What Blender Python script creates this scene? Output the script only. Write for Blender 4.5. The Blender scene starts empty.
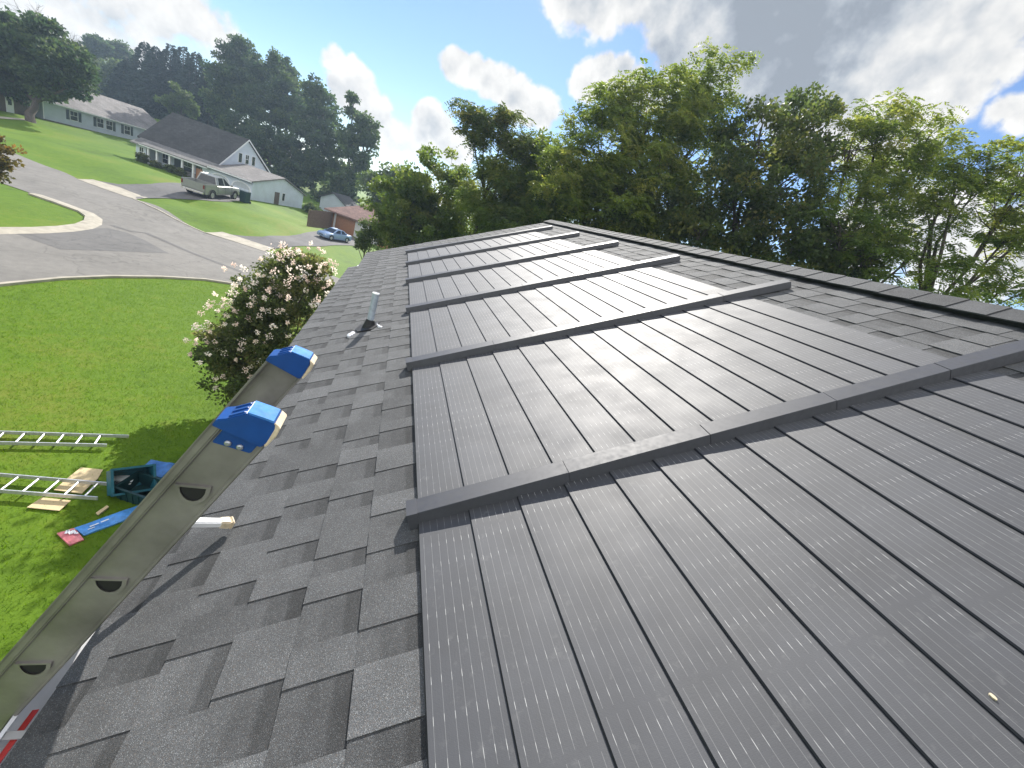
import bpy, bmesh, math, random
import numpy as np
from mathutils import Vector, Matrix, geometry
random.seed(7); RNG = np.random.default_rng(11)
S = bpy.context.scene; COL = S.collection
rad = math.radians
# ---------------------------------------------------------------- camera calibration (measured once from the photograph)
F = 405.03; PW, PH = 1024, 768
CW = np.array([-0.314, -1.310, 1.161])
RW = np.array([[0.921, -0.232, 0.314], [0.198, -0.417, -0.887], [0.337, 0.879, -0.338]])
for i in range(3):                       # re-orthonormalise the rounded rows
    for j in range(i): RW[i] -= RW[j]*(RW[i] @ RW[j])
    RW[i] /= np.linalg.norm(RW[i])
def ray(x, y): return RW.T @ np.array([(x-PW/2)/F, (y-PH/2)/F, 1.0])
def dep(x, y, d): return CW + ray(x, y)*d
# ---------------------------------------------------------------- terrain heights
CP = [(0,0,-6.3),(-10,10,-6.3),(-22,10,-6.3),(-15,20,-6.3),(-10,30,-6.3),(-18,30,-6.3),(-26,35,-6.3),(-13.5,35.4,-6.3),(-21,41,-6.25),(-31,44,-6.3),(-40,59,-6.2),(-60,70,-6),
(-17.4,47.1,-5.3),(-16.5,50.5,-5.12),(-15,46,-5.15),(-13,42,-5.5),(-17.5,42,-5.8),(-12,46,-5.2),(-17,57,-5.42),(-24,57,-5.45),(-30,62,-5.5),(-22,64,-5.45),(-14,66,-5.5),(-36,60,-5.8),(-10,56,-5.7),(-11,50,-5.5),
(-42,75,-5.7),(-50,90,-5.5),(-55,80,-5.5),(-40,95,-5.3),(-70,100,-4),(-40,130,-1),(-20,110,-3),(-10,90,-5),
(-6,45,-5.7),(-7,52,-5.7),(-5,60,-5.8),(-9.5,35.2,-6.3),(-3,38,-6.1),(-9,41,-5.9),(0,30,-6.3),(0,70,-6.3),(20,40,-7),(20,10,-7),(20,-20,-7),(-20,-20,-6.3),(-40,20,-6.2),(-50,45,-6.0),(-80,60,-5),(-80,20,-6),(40,60,-8),(10,100,-6),(0,15,-6.3)]
CPA = np.array(CP)
def hts(x, y):
    x = np.asarray(x, float); y = np.asarray(y, float)
    q = (x[..., None]-CPA[:, 0])**2 + (y[..., None]-CPA[:, 1])**2
    w = 1/(q+2.0)**2
    return (w*CPA[:, 2]).sum(-1)/w.sum(-1)
def ht(x, y): return float(hts(x, y))
def hit(px, py):
    d = ray(px, py); ts = np.arange(3, 260, .2); P = CW + d*ts[:, None]
    b = np.nonzero(P[:, 2] < hts(P[:, 0], P[:, 1]))[0]
    t1 = ts[b[0]] if len(b) else 260; t0 = t1-.2
    for _ in range(18):
        m = (t0+t1)/2; q = CW+d*m
        if q[2] < ht(q[0], q[1]): t1 = m
        else: t0 = m
    return CW+d*t1
# ---------------------------------------------------------------- mesh helpers
class MB:
    def __init__(s): s.v = []; s.f = []; s.uv = []; s.col = []
    def add(s, vs, fs, uvs=None, cols=None):
        n = len(s.v); s.v += [tuple(map(float, v)) for v in vs]
        for k, f in enumerate(fs):
            s.f.append(tuple(i+n for i in f))
            s.uv.append(uvs[k] if uvs else None); s.col.append(cols[k] if cols else None)
    def box(s, c, sz, M=None, taper=1.0):
        c = Vector(c); hx, hy, hz = [q/2 for q in sz]
        vs = []
        for z in (-hz, hz):
            t = taper if z > 0 else 1
            for x, y in ((-hx,-hy),(hx,-hy),(hx,hy),(-hx,hy)): vs.append(Vector((x*t, y*t, z)))
        if M is not None: vs = [M @ v for v in vs]
        s.add([v+c for v in vs], [(0,3,2,1),(4,5,6,7),(0,1,5,4),(1,2,6,5),(2,3,7,6),(3,0,4,7)])
    def span(s, a, b): s.box([(p+q)/2 for p, q in zip(a, b)], [abs(q-p) for p, q in zip(a, b)])
    def tube(s, pts, rs, n=8, caps=True):
        pts = [Vector(p) for p in pts]; rs = rs if hasattr(rs, '__len__') else [rs]*len(pts)
        rings = []; up = Vector((0, 0, 1)); N = len(s.v)
        for i, p in enumerate(pts):
            d = (pts[min(i+1, len(pts)-1)]-pts[max(i-1, 0)])
            d = d.normalized() if d.length > 1e-9 else Vector((0,0,1))
            a = d.cross(up)
            if a.length < .05: a = d.cross(Vector((1, 0, 0)))
            a.normalize(); b = d.cross(a)
            rings.append([p+(a*math.cos(2*math.pi*k/n)+b*math.sin(2*math.pi*k/n))*rs[i] for k in range(n)])
        vs = [v for r in rings for v in r]; fs = []
        for i in range(len(pts)-1):
            for k in range(n): fs.append((i*n+k, i*n+(k+1) % n, (i+1)*n+(k+1) % n, (i+1)*n+k))
        if caps: fs.append(tuple(range(n))[::-1]); fs.append(tuple((len(pts)-1)*n+k for k in range(n)))
        s.add(vs, fs)
    def prism(s, poly, dvec):            # poly: list of 3D points, extruded along dvec
        n = len(poly); P = [Vector(p) for p in poly]; D = Vector(dvec)
        vs = P+[p+D for p in P]
        fs = [tuple(range(n))[::-1], tuple(range(n, 2*n))]+[(k, (k+1) % n, n+(k+1) % n, n+k) for k in range(n)]
        s.add(vs, fs)
    def build(s, name, mat, parent=None, smooth=False, off=None, bevel=0):
        me = bpy.data.meshes.new(name)
        o3 = off if off is not None else OFF.get(parent.name if parent else None, (0, 0, 0))
        me.from_pydata([(v[0]-o3[0], v[1]-o3[1], v[2]-o3[2]) for v in s.v], [], s.f)
        if any(u is not None for u in s.uv):
            L = me.uv_layers.new(name='UVMap')
            for p, u in zip(me.polygons, s.uv):
                if u: 
                    for li, q in zip(p.loop_indices, u): L.data[li].uv = q
        if any(c is not None for c in s.col):
            A = me.color_attributes.new('tint', 'FLOAT_COLOR', 'CORNER')
            for p, c in zip(me.polygons, s.col):
                cc = c or (.5, 0, .5, 1)
                for j, li in enumerate(p.loop_indices):
                    A.data[li].color = cc[j] if hasattr(cc[0], '__len__') else cc
        me.materials.append(mat)
        ob = bpy.data.objects.new(name, me); COL.objects.link(ob)
        if bevel or not any(u is not None for u in s.uv):
            bm = bmesh.new(); bm.from_mesh(me); bmesh.ops.recalc_face_normals(bm, faces=bm.faces)
            if bevel:
                es = [e for e in bm.edges if len(e.link_faces) == 2 and e.calc_face_angle(0) > .5]
                bmesh.ops.bevel(bm, geom=es, offset=bevel, segments=2, affect='EDGES', clamp_overlap=True)
            bm.to_mesh(me); bm.free()
        if smooth:
            me.polygons.foreach_set('use_smooth', [True]*len(me.polygons))
            try: me.set_sharp_from_angle(angle=rad(40))
            except Exception: pass
        if parent: ob.parent = parent; OFF[ob.name] = OFF.get(parent.name, (0, 0, 0)) if off is None else off
        return ob
OFF = {}
def tag(o, label=None, cat=None, group=None, kind=None):
    if label: o['label'] = label
    if cat: o['category'] = cat
    if group: o['group'] = group
    if kind: o['kind'] = kind
    return o
def thing(name, label, cat, loc=(0,0,0), rz=0, group=None, local=False):
    o = bpy.data.objects.new(name, None); COL.objects.link(o); o.empty_display_size = .2
    o.location = loc; o.rotation_euler = (0, 0, rz)
    OFF[o.name] = (0, 0, 0) if local else tuple(map(float, loc))
    return tag(o, label, cat, group)
def quick(name, mb, mat, parent, **k): return mb.build(name, mat, parent, **k)
# ---------------------------------------------------------------- materials
def newmat(name):
    m = bpy.data.materials.new(name); m.use_nodes = True; nt = m.node_tree; nt.nodes.clear()
    out = nt.nodes.new('ShaderNodeOutputMaterial'); b = nt.nodes.new('ShaderNodeBsdfPrincipled')
    nt.links.new(b.outputs[0], out.inputs[0]); return m, nt, b, out
def nd(nt, t, **k):
    n = nt.nodes.new(t)
    for a, v in k.items():
        if a.startswith('i_'):
            key = a[2:]; key = int(key) if key.isdigit() else key
            n.inputs[key].default_value = v
        else: setattr(n, a, v)
    return n
def lk(nt, a, b): nt.links.new(a, b)
def math_(nt, op, a, b=None, c=None, clamp=False):
    n = nt.nodes.new('ShaderNodeMath'); n.operation = op; n.use_clamp = clamp
    for i, q in enumerate((a, b, c)):
        if q is None: continue
        if isinstance(q, (int, float)): n.inputs[i].default_value = q
        else: nt.links.new(q, n.inputs[i])
    return n.outputs[0]
def mixc(nt, fac, a, b, bt='MIX'):
    n = nt.nodes.new('ShaderNodeMix'); n.data_type = 'RGBA'; n.blend_type = bt
    for i, q in ((0, fac), (6, a), (7, b)):
        if isinstance(q, (int, float)): n.inputs[i].default_value = q
        elif isinstance(q, (tuple, list)): n.inputs[i].default_value = tuple(q)[:3]+(1,)
        else: nt.links.new(q, n.inputs[i])
    return n.outputs[2]
def noise(nt, vec, scale, detail=4, rough=.55, dist=0):
    n = nd(nt, 'ShaderNodeTexNoise'); n.inputs['Scale'].default_value = scale; n.inputs['Detail'].default_value = detail
    n.inputs['Roughness'].default_value = rough; n.inputs['Distortion'].default_value = dist
    if vec is not None: lk(nt, vec, n.inputs['Vector'])
    return n.outputs[0]
def ramp(nt, fac, stops):
    n = nt.nodes.new('ShaderNodeValToRGB'); cr = n.color_ramp
    while len(cr.elements) < len(stops): cr.elements.new(.5)
    for e, (p, c) in zip(cr.elements, stops):
        e.position = p; e.color = (c, c, c, 1) if isinstance(c, (int, float)) else tuple(c)+(1,)
    lk(nt, fac, n.inputs[0]); return n.outputs[0]
def bump(nt, h, strength, dist, b):
    n = nd(nt, 'ShaderNodeBump'); n.inputs['Strength'].default_value = strength; n.inputs['Distance'].default_value = dist
    lk(nt, h, n.inputs['Height']); lk(nt, n.outputs[0], b.inputs['Normal'])
def objco(nt): return nd(nt, 'ShaderNodeTexCoord').outputs['Object']
def paint(name, col, rough=.5, metal=0, var=.12, scale=6, spec=.5, bmp=0, bscale=60, coat=0):
    m, nt, b, o = newmat(name); co = objco(nt)
    n = noise(nt, co, scale, 5); f = ramp(nt, n, [(.3, 1-var), (.7, 1+var)])
    c = mixc(nt, 1.0, col, f, 'MULTIPLY'); lk(nt, c, b.inputs['Base Color'])
    r = ramp(nt, noise(nt, co, scale*3, 3), [(.3, max(0, rough-.06)), (.7, min(1, rough+.06))]); lk(nt, r, b.inputs['Roughness'])
    b.inputs['Metallic'].default_value = metal; b.inputs['Specular IOR Level'].default_value = spec
    b.inputs['Coat Weight'].default_value = coat
    if bmp: bump(nt, noise(nt, co, bscale, 4), bmp, .01, b)
    return m
def shingle_mat(name, dark, mid, light, gran=680, brown=(.10, .085, .075)):
    m, nt, b, o = newmat(name); co = objco(nt)
    at = nd(nt, 'ShaderNodeVertexColor', layer_name='tint'); sep = nd(nt, 'ShaderNodeSeparateColor'); lk(nt, at.outputs[0], sep.inputs[0])
    t, band, v = sep.outputs
    g1 = nd(nt, 'ShaderNodeTexVoronoi'); g1.inputs['Scale'].default_value = gran; lk(nt, co, g1.inputs['Vector'])
    gr = nd(nt, 'ShaderNodeSeparateColor'); lk(nt, g1.outputs['Color'], gr.inputs[0])
    base = ramp(nt, gr.outputs[0], [(0, dark), (.3, mid), (.86, mid), (1, light)])
    base = mixc(nt, math_(nt, 'GREATER_THAN', gr.outputs[1], .9), base, brown)
    # blotches of granule colour, each tab its own blend
    big = noise(nt, co, 7, 5, .6)
    k = math_(nt, 'ADD', math_(nt, 'MULTIPLY', t, 1.0), math_(nt, 'MULTIPLY', big, .85))
    k = math_(nt, 'ADD', k, .12)
    edge = math_(nt, 'ADD', v, math_(nt, 'MULTIPLY', math_(nt, 'SUBTRACT', noise(nt, co, 55, 3), .5), .09))
    bd = math_(nt, 'MULTIPLY', band, math_(nt, 'SUBTRACT', 1, math_(nt, 'MULTIPLY', .55, nd_map(nt, edge, .70, .76))))
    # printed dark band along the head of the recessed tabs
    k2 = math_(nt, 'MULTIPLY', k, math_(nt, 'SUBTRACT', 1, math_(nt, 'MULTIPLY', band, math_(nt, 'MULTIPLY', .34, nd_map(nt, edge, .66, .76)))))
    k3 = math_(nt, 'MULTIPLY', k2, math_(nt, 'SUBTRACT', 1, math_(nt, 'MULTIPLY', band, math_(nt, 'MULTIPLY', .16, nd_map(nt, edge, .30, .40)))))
    c = mixc(nt, 1.0, base, comb(nt, k3), 'MULTIPLY')
    lk(nt, c, b.inputs['Base Color']); b.inputs['Roughness'].default_value = .82
    b.inputs['Specular IOR Level'].default_value = .35
    bump(nt, g1.outputs['Distance'], .5, .0025, b)
    return m
def comb(nt, v):
    n = nd(nt, 'ShaderNodeCombineColor')
    for i in range(3): lk(nt, v, n.inputs[i])
    return n.outputs[0]
def nd_map(nt, v, a, b_):
    n = nd(nt, 'ShaderNodeMapRange'); n.interpolation_type = 'SMOOTHSTEP'; n.clamp = True
    n.inputs[1].default_value = a; n.inputs[2].default_value = b_
    lk(nt, v, n.inputs[0]); return n.outputs[0]
def leaf_mat(name, c_dark, c_mid, c_light, trans=.45, rough=.5):
    m, nt, b, o = newmat(name)
    at = nd(nt, 'ShaderNodeVertexColor', layer_name='tint'); sep = nd(nt, 'ShaderNodeSeparateColor'); lk(nt, at.outputs[0], sep.inputs[0])
    c = ramp(nt, sep.outputs[0], [(0, c_dark), (.5, c_mid), (1, c_light)])
    lk(nt, c, b.inputs['Base Color']); b.inputs['Roughness'].default_value = rough; b.inputs['Specular IOR Level'].default_value = .3
    tr = nd(nt, 'ShaderNodeBsdfTranslucent')
    hs = nd(nt, 'ShaderNodeHueSaturation', i_Saturation=1.12, i_Value=2.1); lk(nt, c, hs.inputs['Color']); lk(nt, hs.outputs[0], tr.inputs[0])
    mx = nd(nt, 'ShaderNodeMixShader'); mx.inputs[0].default_value = trans
    lk(nt, b.outputs[0], mx.inputs[1]); lk(nt, tr.outputs[0], mx.inputs[2]); lk(nt, mx.outputs[0], o.inputs[0])
    return m
M = {}
M['shingle'] = shingle_mat('asphalt_shingle_granules', (.030,.032,.035), (.079,.082,.085), (.23,.24,.245))
M['ridge'] = shingle_mat('ridge_shingle_granules', (.026,.028,.031), (.060,.063,.067), (.18,.19,.20))
M['white_vinyl'] = paint('white_vinyl', (.72,.73,.74), .45, var=.06)
M['white_metal'] = paint('white_painted_metal', (.8,.81,.82), .35, var=.05)
M['alu'] = paint('weathered_aluminium', (.25,.238,.222), .44, metal=.5, var=.34, scale=5, bmp=.1)
M['alu_bright'] = paint('bright_aluminium', (.62,.62,.62), .42, metal=.7, var=.1, scale=20)
M['blue_plastic'] = paint('blue_plastic', (.006,.06,.25), .36, var=.12, scale=25)
M['blue_sunlit'] = paint('sunlit_blue_plastic', (.055,.21,.52), .7, var=.2, scale=30, spec=.2)  # cap blue lightened to stand for sun on its top face
M['cream'] = paint('cream_rubber', (.62,.52,.36), .6, var=.25, scale=40)
M['dark_hole'] = paint('dark_recess', (.012,.012,.013), .7)
M['rivet'] = paint('steel_rivet', (.4,.42,.45), .4, metal=.7)
M['cover'] = paint('charcoal_coated_metal', (.020,.022,.030), .56, var=.18, scale=14, spec=1.0)
M['cover_edge'] = paint('charcoal_dull_metal', (.012,.013,.018), .6, var=.15)
M['rubber'] = paint('black_rubber', (.012,.012,.014), .65)
M['galv'] = paint('galvanised_pipe', (.36,.41,.47), .5, metal=.05, var=.18, scale=30)
M['sealant'] = paint('white_sealant', (.72,.73,.78), .5, var=.15, scale=40)
M['red'] = paint('red_plastic_strap', (.42,.035,.03), .45, var=.2, scale=30)
M['wood'] = paint('bare_plywood', (.56,.44,.25), .75, var=.05, scale=14)
M['fence_wood'] = paint('weathered_fence_wood', (.13,.085,.06), .85, var=.3, scale=5)
M['teal'] = paint('teal_plastic', (.010,.10,.14), .45, var=.2, scale=18)
M['dark_teal'] = paint('dark_green_plastic', (.006,.035,.04), .5, var=.2, scale=18)
M['tarp'] = paint('blue_plastic_sheet', (.05,.16,.42), .4, var=.3, scale=8)
M['wrap_blue'] = paint('blue_printed_wrapper', (.08,.28,.66), .35, var=.25, scale=10)
M['wrap_pink'] = paint('pink_printed_wrapper', (.66,.20,.22), .4, var=.2, scale=12)
M['ink'] = paint('white_print', (.78,.80,.82), .5, var=.1)
M['asphalt'] = None
M['concrete'] = paint('pale_concrete', (.34,.31,.25), .85, var=.2, scale=2.2)
M['bark'] = paint('grey_brown_bark', (.075,.06,.048), .9, var=.35, scale=9, bmp=.5, bscale=22)
M['glass'] = paint('dark_window_glass', (.02,.025,.03), .12, var=.2, spec=.6)
M['shutter'] = paint('dark_green_shutter', (.02,.035,.035), .5)
M['white_trim'] = paint('white_trim', (.72,.73,.75), .5, var=.05)
M['stone'] = paint('grey_fieldstone', (.2,.19,.18), .85, var=.5, scale=6)
M['brick'] = paint('orange_brown_panel', (.30,.14,.07), .7, var=.25, scale=10)
M['brown_wall'] = paint('dark_brown_siding', (.10,.075,.06), .8, var=.2)
M['tyre'] = paint('tyre_rubber', (.015,.015,.016), .8)
M['rim'] = paint('alloy_rim', (.45,.45,.47), .35, metal=.8)
M['truck_paint'] = paint('pale_green_silver_paint', (.27,.28,.265), .35, metal=.35, var=.05, coat=.4)
M['car_paint'] = paint('pale_blue_paint', (.20,.29,.45), .3, metal=.2, var=.05, coat=.5)
M['lamp_red'] = paint('red_tail_lens', (.16,.012,.012), .25)
M['lamp_clear'] = paint('clear_lamp_lens', (.75,.76,.78), .15)
M['chrome'] = paint('chrome', (.7,.7,.72), .2, metal=1)
def siding(name, col, pitch=.13):
    m, nt, b, o = newmat(name); co = objco(nt); s = nd(nt, 'ShaderNodeSeparateXYZ'); lk(nt, co, s.inputs[0])
    z = math_(nt, 'FRACT', math_(nt, 'DIVIDE', s.outputs[2], pitch))
    ln = ramp(nt, z, [(0, .55), (.1, 1), (1, .93)]); n = ramp(nt, noise(nt, co, 1.1, 5), [(.3, .9), (.7, 1.05)])
    c = mixc(nt, 1, mixc(nt, 1, col, ln, 'MULTIPLY'), n, 'MULTIPLY'); lk(nt, c, b.inputs['Base Color']); b.inputs['Roughness'].default_value = .55
    bump(nt, z, .6, .015, b); return m
M['siding_blue'] = siding('pale_grey_blue_siding', (.45,.50,.57))
M['siding_white'] = siding('white_siding', (.60,.66,.75))
M['siding_own'] = siding('beige_siding', (.5,.47,.42))
def far_roof(name, col, course=.17):
    m, nt, b, o = newmat(name); co = objco(nt)
    bk = nd(nt, 'ShaderNodeTexBrick'); bk.inputs['Scale'].default_value = 1; bk.inputs['Brick Width'].default_value = .35; bk.inputs['Row Height'].default_value = course
    bk.inputs['Color1'].default_value = (.8,.8,.8,1); bk.inputs['Color2'].default_value = (1.15,1.15,1.15,1); bk.inputs['Mortar'].default_value = (.6,.6,.6,1); bk.inputs['Mortar Size'].default_value = .01
    lk(nt, co, bk.inputs['Vector'])
    n = ramp(nt, noise(nt, co, .6, 6, .65), [(.3, .72), (.7, 1.25)])
    c = mixc(nt, 1, mixc(nt, 1, col, bk.outputs[0], 'MULTIPLY'), n, 'MULTIPLY'); lk(nt, c, b.inputs['Base Color']); b.inputs['Roughness'].default_value = .9
    return m
M['roof_dark'] = far_roof('dark_grey_shingles', (.052,.052,.055))
M['roof_tan'] = far_roof('tan_grey_shingles', (.175,.165,.16))
M['roof_pale'] = far_roof('light_grey_shingles', (.17,.165,.16))
M['roof_brown'] = far_roof('red_brown_shingles', (.23,.14,.12))
def asphalt_mat(name, col, sc=1.0):
    m, nt, b, o = newmat(name); co = objco(nt)
    n1 = ramp(nt, noise(nt, co, .35*sc, 6, .65), [(.3, .82), (.7, 1.15)]); n2 = ramp(nt, noise(nt, co, 60, 3, .7), [(.3, .75), (.7, 1.25)])
    n3 = ramp(nt, noise(nt, co, 3, 5, .6), [(.35, .9), (.65, 1.08)])
    mus = nd(nt, 'ShaderNodeTexVoronoi', feature='DISTANCE_TO_EDGE'); mus.inputs['Scale'].default_value = .28
    wv = nd(nt, 'ShaderNodeVectorMath', operation='ADD'); lk(nt, co, wv.inputs[0]); nn = nd(nt, 'ShaderNodeTexNoise'); nn.inputs['Scale'].default_value = 1.2; lk(nt, co, nn.inputs['Vector']); lk(nt, nn.outputs['Color'], wv.inputs[1]); lk(nt, wv.outputs[0], mus.inputs['Vector'])
    crack = ramp(nt, mus.outputs['Distance'], [(0, .72), (.012, 1)])
    c = mixc(nt, 1, mixc(nt, 1, col, n1, 'MULTIPLY'), n2, 'MULTIPLY'); c = mixc(nt, 1, mixc(nt, 1, c, n3, 'MULTIPLY'), crack, 'MULTIPLY')
    lk(nt, c, b.inputs['Base Color']); b.inputs['Roughness'].default_value = .85
    bump(nt, noise(nt, co, 70, 3), .4, .01, b); return m
M['asphalt'] = asphalt_mat('worn_asphalt', (.165,.156,.140))
M['asphalt_patch'] = asphalt_mat('newer_asphalt_patch', (.112,.108,.102))
M['drive'] = asphalt_mat('driveway_asphalt', (.115,.111,.108), 2)
def grass_mat():
    m, nt, b, o = newmat('lawn_turf'); co = objco(nt)
    a = noise(nt, co, .16, 5, .6); c2 = noise(nt, co, 2.2, 6, .7); c3 = noise(nt, co, 28, 4, .75)
    k = math_(nt, 'ADD', math_(nt, 'ADD', math_(nt, 'MULTIPLY', a, .62), math_(nt, 'MULTIPLY', c2, .38)), math_(nt, 'MULTIPLY', c3, .12))
    c = ramp(nt, k, [(.38, (.050,.088,.005)), (.48, (.076,.145,.004)), (.58, (.095,.170,.004)), (.70, (.14,.175,.015))])
    lk(nt, c, b.inputs['Base Color']); b.inputs['Roughness'].default_value = .75; b.inputs['Specular IOR Level'].default_value = .2
    b.inputs['Sheen Weight'].default_value = .0; b.inputs['Sheen Tint'].default_value = (.6,.8,.15,1)
    bump(nt, math_(nt, 'ADD', noise(nt, co, 30, 5, .8), math_(nt, 'MULTIPLY', noise(nt, co, 3, 4), 1.4)), .45, .05, b)
    return m
M['grass'] = grass_mat()
# ================================================================ OUR OWN HOUSE (the roof we stand on)
TH = rad(26.57); ct, st = math.cos(TH), math.sin(TH)
UR = 3.68; XR, ZR = UR*ct, UR*st
def RP(y, u, h=0.0): return (u*ct-h*st, y, u*st+h*ct)
def RPB(y, u, h=0.0): x, yy, z = RP(y, u, h); return (2*XR-x, y, z)
EX = .1965; UE = -6*EX; Y0, Y1 = -5.0, 9.45; YJ = 7.45
house = thing('house', 'our own low house with charcoal shingled roof carrying rows of solar shingles', 'house', (XR, 2.2, -6.45))
mb = MB()
def course(mb, R, u0, y0, y1, flip=False):
    y = y0-random.random()*.25; tooth = random.random() < .5
    while y < y1:
        w = random.uniform(.10, .24) if tooth else random.uniform(.085, .19)
        a, b = max(y, y0), min(y+w, y1)
        if b > a+.004:
            t = random.gauss(.5, .11); ex = (.0036 if u0 < 2.5 else .003) if tooth else 0
            h0, h1 = .006+ex, .0015+ex*.8
            u1 = u0+EX+.004; uc = u0
            if not flip and u0 == UE and b < .42: uc = UE+.085
            P = [R(a, uc, h0), R(b, uc, h0), R(b, u1, h1), R(a, u1, h1)]
            Q = [R(a, uc, -.004), R(b, uc, -.004), R(b, u1, -.004), R(a, u1, -.004)]
            bd = 0.0 if tooth else 1.0
            tt = min(1, max(0, t+(.08 if tooth else -.02)))
            cT = [(tt, bd, 0, 1), (tt, bd, 0, 1), (tt, bd, 1, 1), (tt, bd, 1, 1)]
            uv = [(a, u0), (b, u0), (b, u1), (a, u1)]
            ed = [(tt*.5, 0, .5, 1)]*4
            f = [(3, 2, 1, 0), (0, 1, 5, 4), (1, 2, 6, 5), (2, 3, 7, 6), (3, 0, 4, 7)]
            uvs = [uv[::-1], uv, uv, uv, uv]; cs = [cT[::-1], ed, ed, ed, ed]
            if flip: f = [g[::-1] for g in f]; 
            mb.add(P+Q, f, uvs, cs)
            # seam where two full strips butt now and then
        y += w; tooth = not tooth
NC = int(math.ceil((UR-UE)/EX))
for k in range(NC):
    u0 = UE+k*EX
    course(mb, RP, u0, Y0, YJ if k == 0 else Y1)
    course(mb, RPB, u0, Y0, Y1, True)
roof = mb.build('roof', M['shingle'], house)
# roof deck below the shingles (real thickness), drip edge
dk = MB()
for sgn in (0, 1):
    R = RPB if sgn else RP
    ys = [(Y0, .2, UE+.097), (.201, YJ-.001, UE+.012), (YJ, Y1-.02, UE+EX+.012)] if not sgn else [(Y0, Y1-.02, UE+.012)]
    for (a, b, ue) in ys:
        P = [R(a, ue, -.006), R(b, ue, -.006), R(b, UR, -.006), R(a, UR, -.006)]
        Q = [R(a, ue, -.03), R(b, ue, -.03), R(b, UR, -.03), R(a, UR, -.03)]
        dk.add(P+Q, [(0,1,2,3),(7,6,5,4),(0,4,5,1),(1,5,6,2),(2,6,7,3),(3,7,4,0)])
dk.build('roof_deck', M['cover_edge'], roof)
# ridge vent and its cap shingles
rv = MB()
for sgn in (0, 1):
    R = RPB if sgn else RP
    P = [R(Y0, UR-.155, .008), R(Y1-.05, UR-.155, .008), R(Y1-.05, UR-.155, .038), R(Y0, UR-.155, .038), R(Y0, UR+.012, .045), R(Y1-.05, UR+.012, .045)]
    rv.add(P, [(0,1,2,3),(3,2,5,4)])
rv.build('ridge_vent', M['cover_edge'], roof)
rc = MB(); y = Y0
while y < Y1-.1:
    w = .215; t = random.gauss(.5, .18); e = .002*random.random()
    for sgn in (0, 1):
        R = RPB if sgn else RP; du = .175+random.uniform(-.006, .006)
        a, b = y, y+w+.03
        P = [R(a, UR-du, .047+e), R(b, UR-du, .042), R(b, UR+.022, .050), R(a, UR+.024, .055+e)]
        Q = [R(a, UR-du, .040), R(b, UR-du, .034), R(b, UR+.015, .036), R(a, UR+.015, .044)]
        c = (min(1, max(0, t)), 0, .5, 1); f = [(0,1,2,3),(4,5,1,0),(3,7,4,0),(1,5,6,2),(7,6,5,4)]
        rc.add(P+Q, f, [[(0,0)]*4]*5, [[c]*4]*5)
    y += w
rc.build('ridge_cap', M['ridge'], roof)
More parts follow.
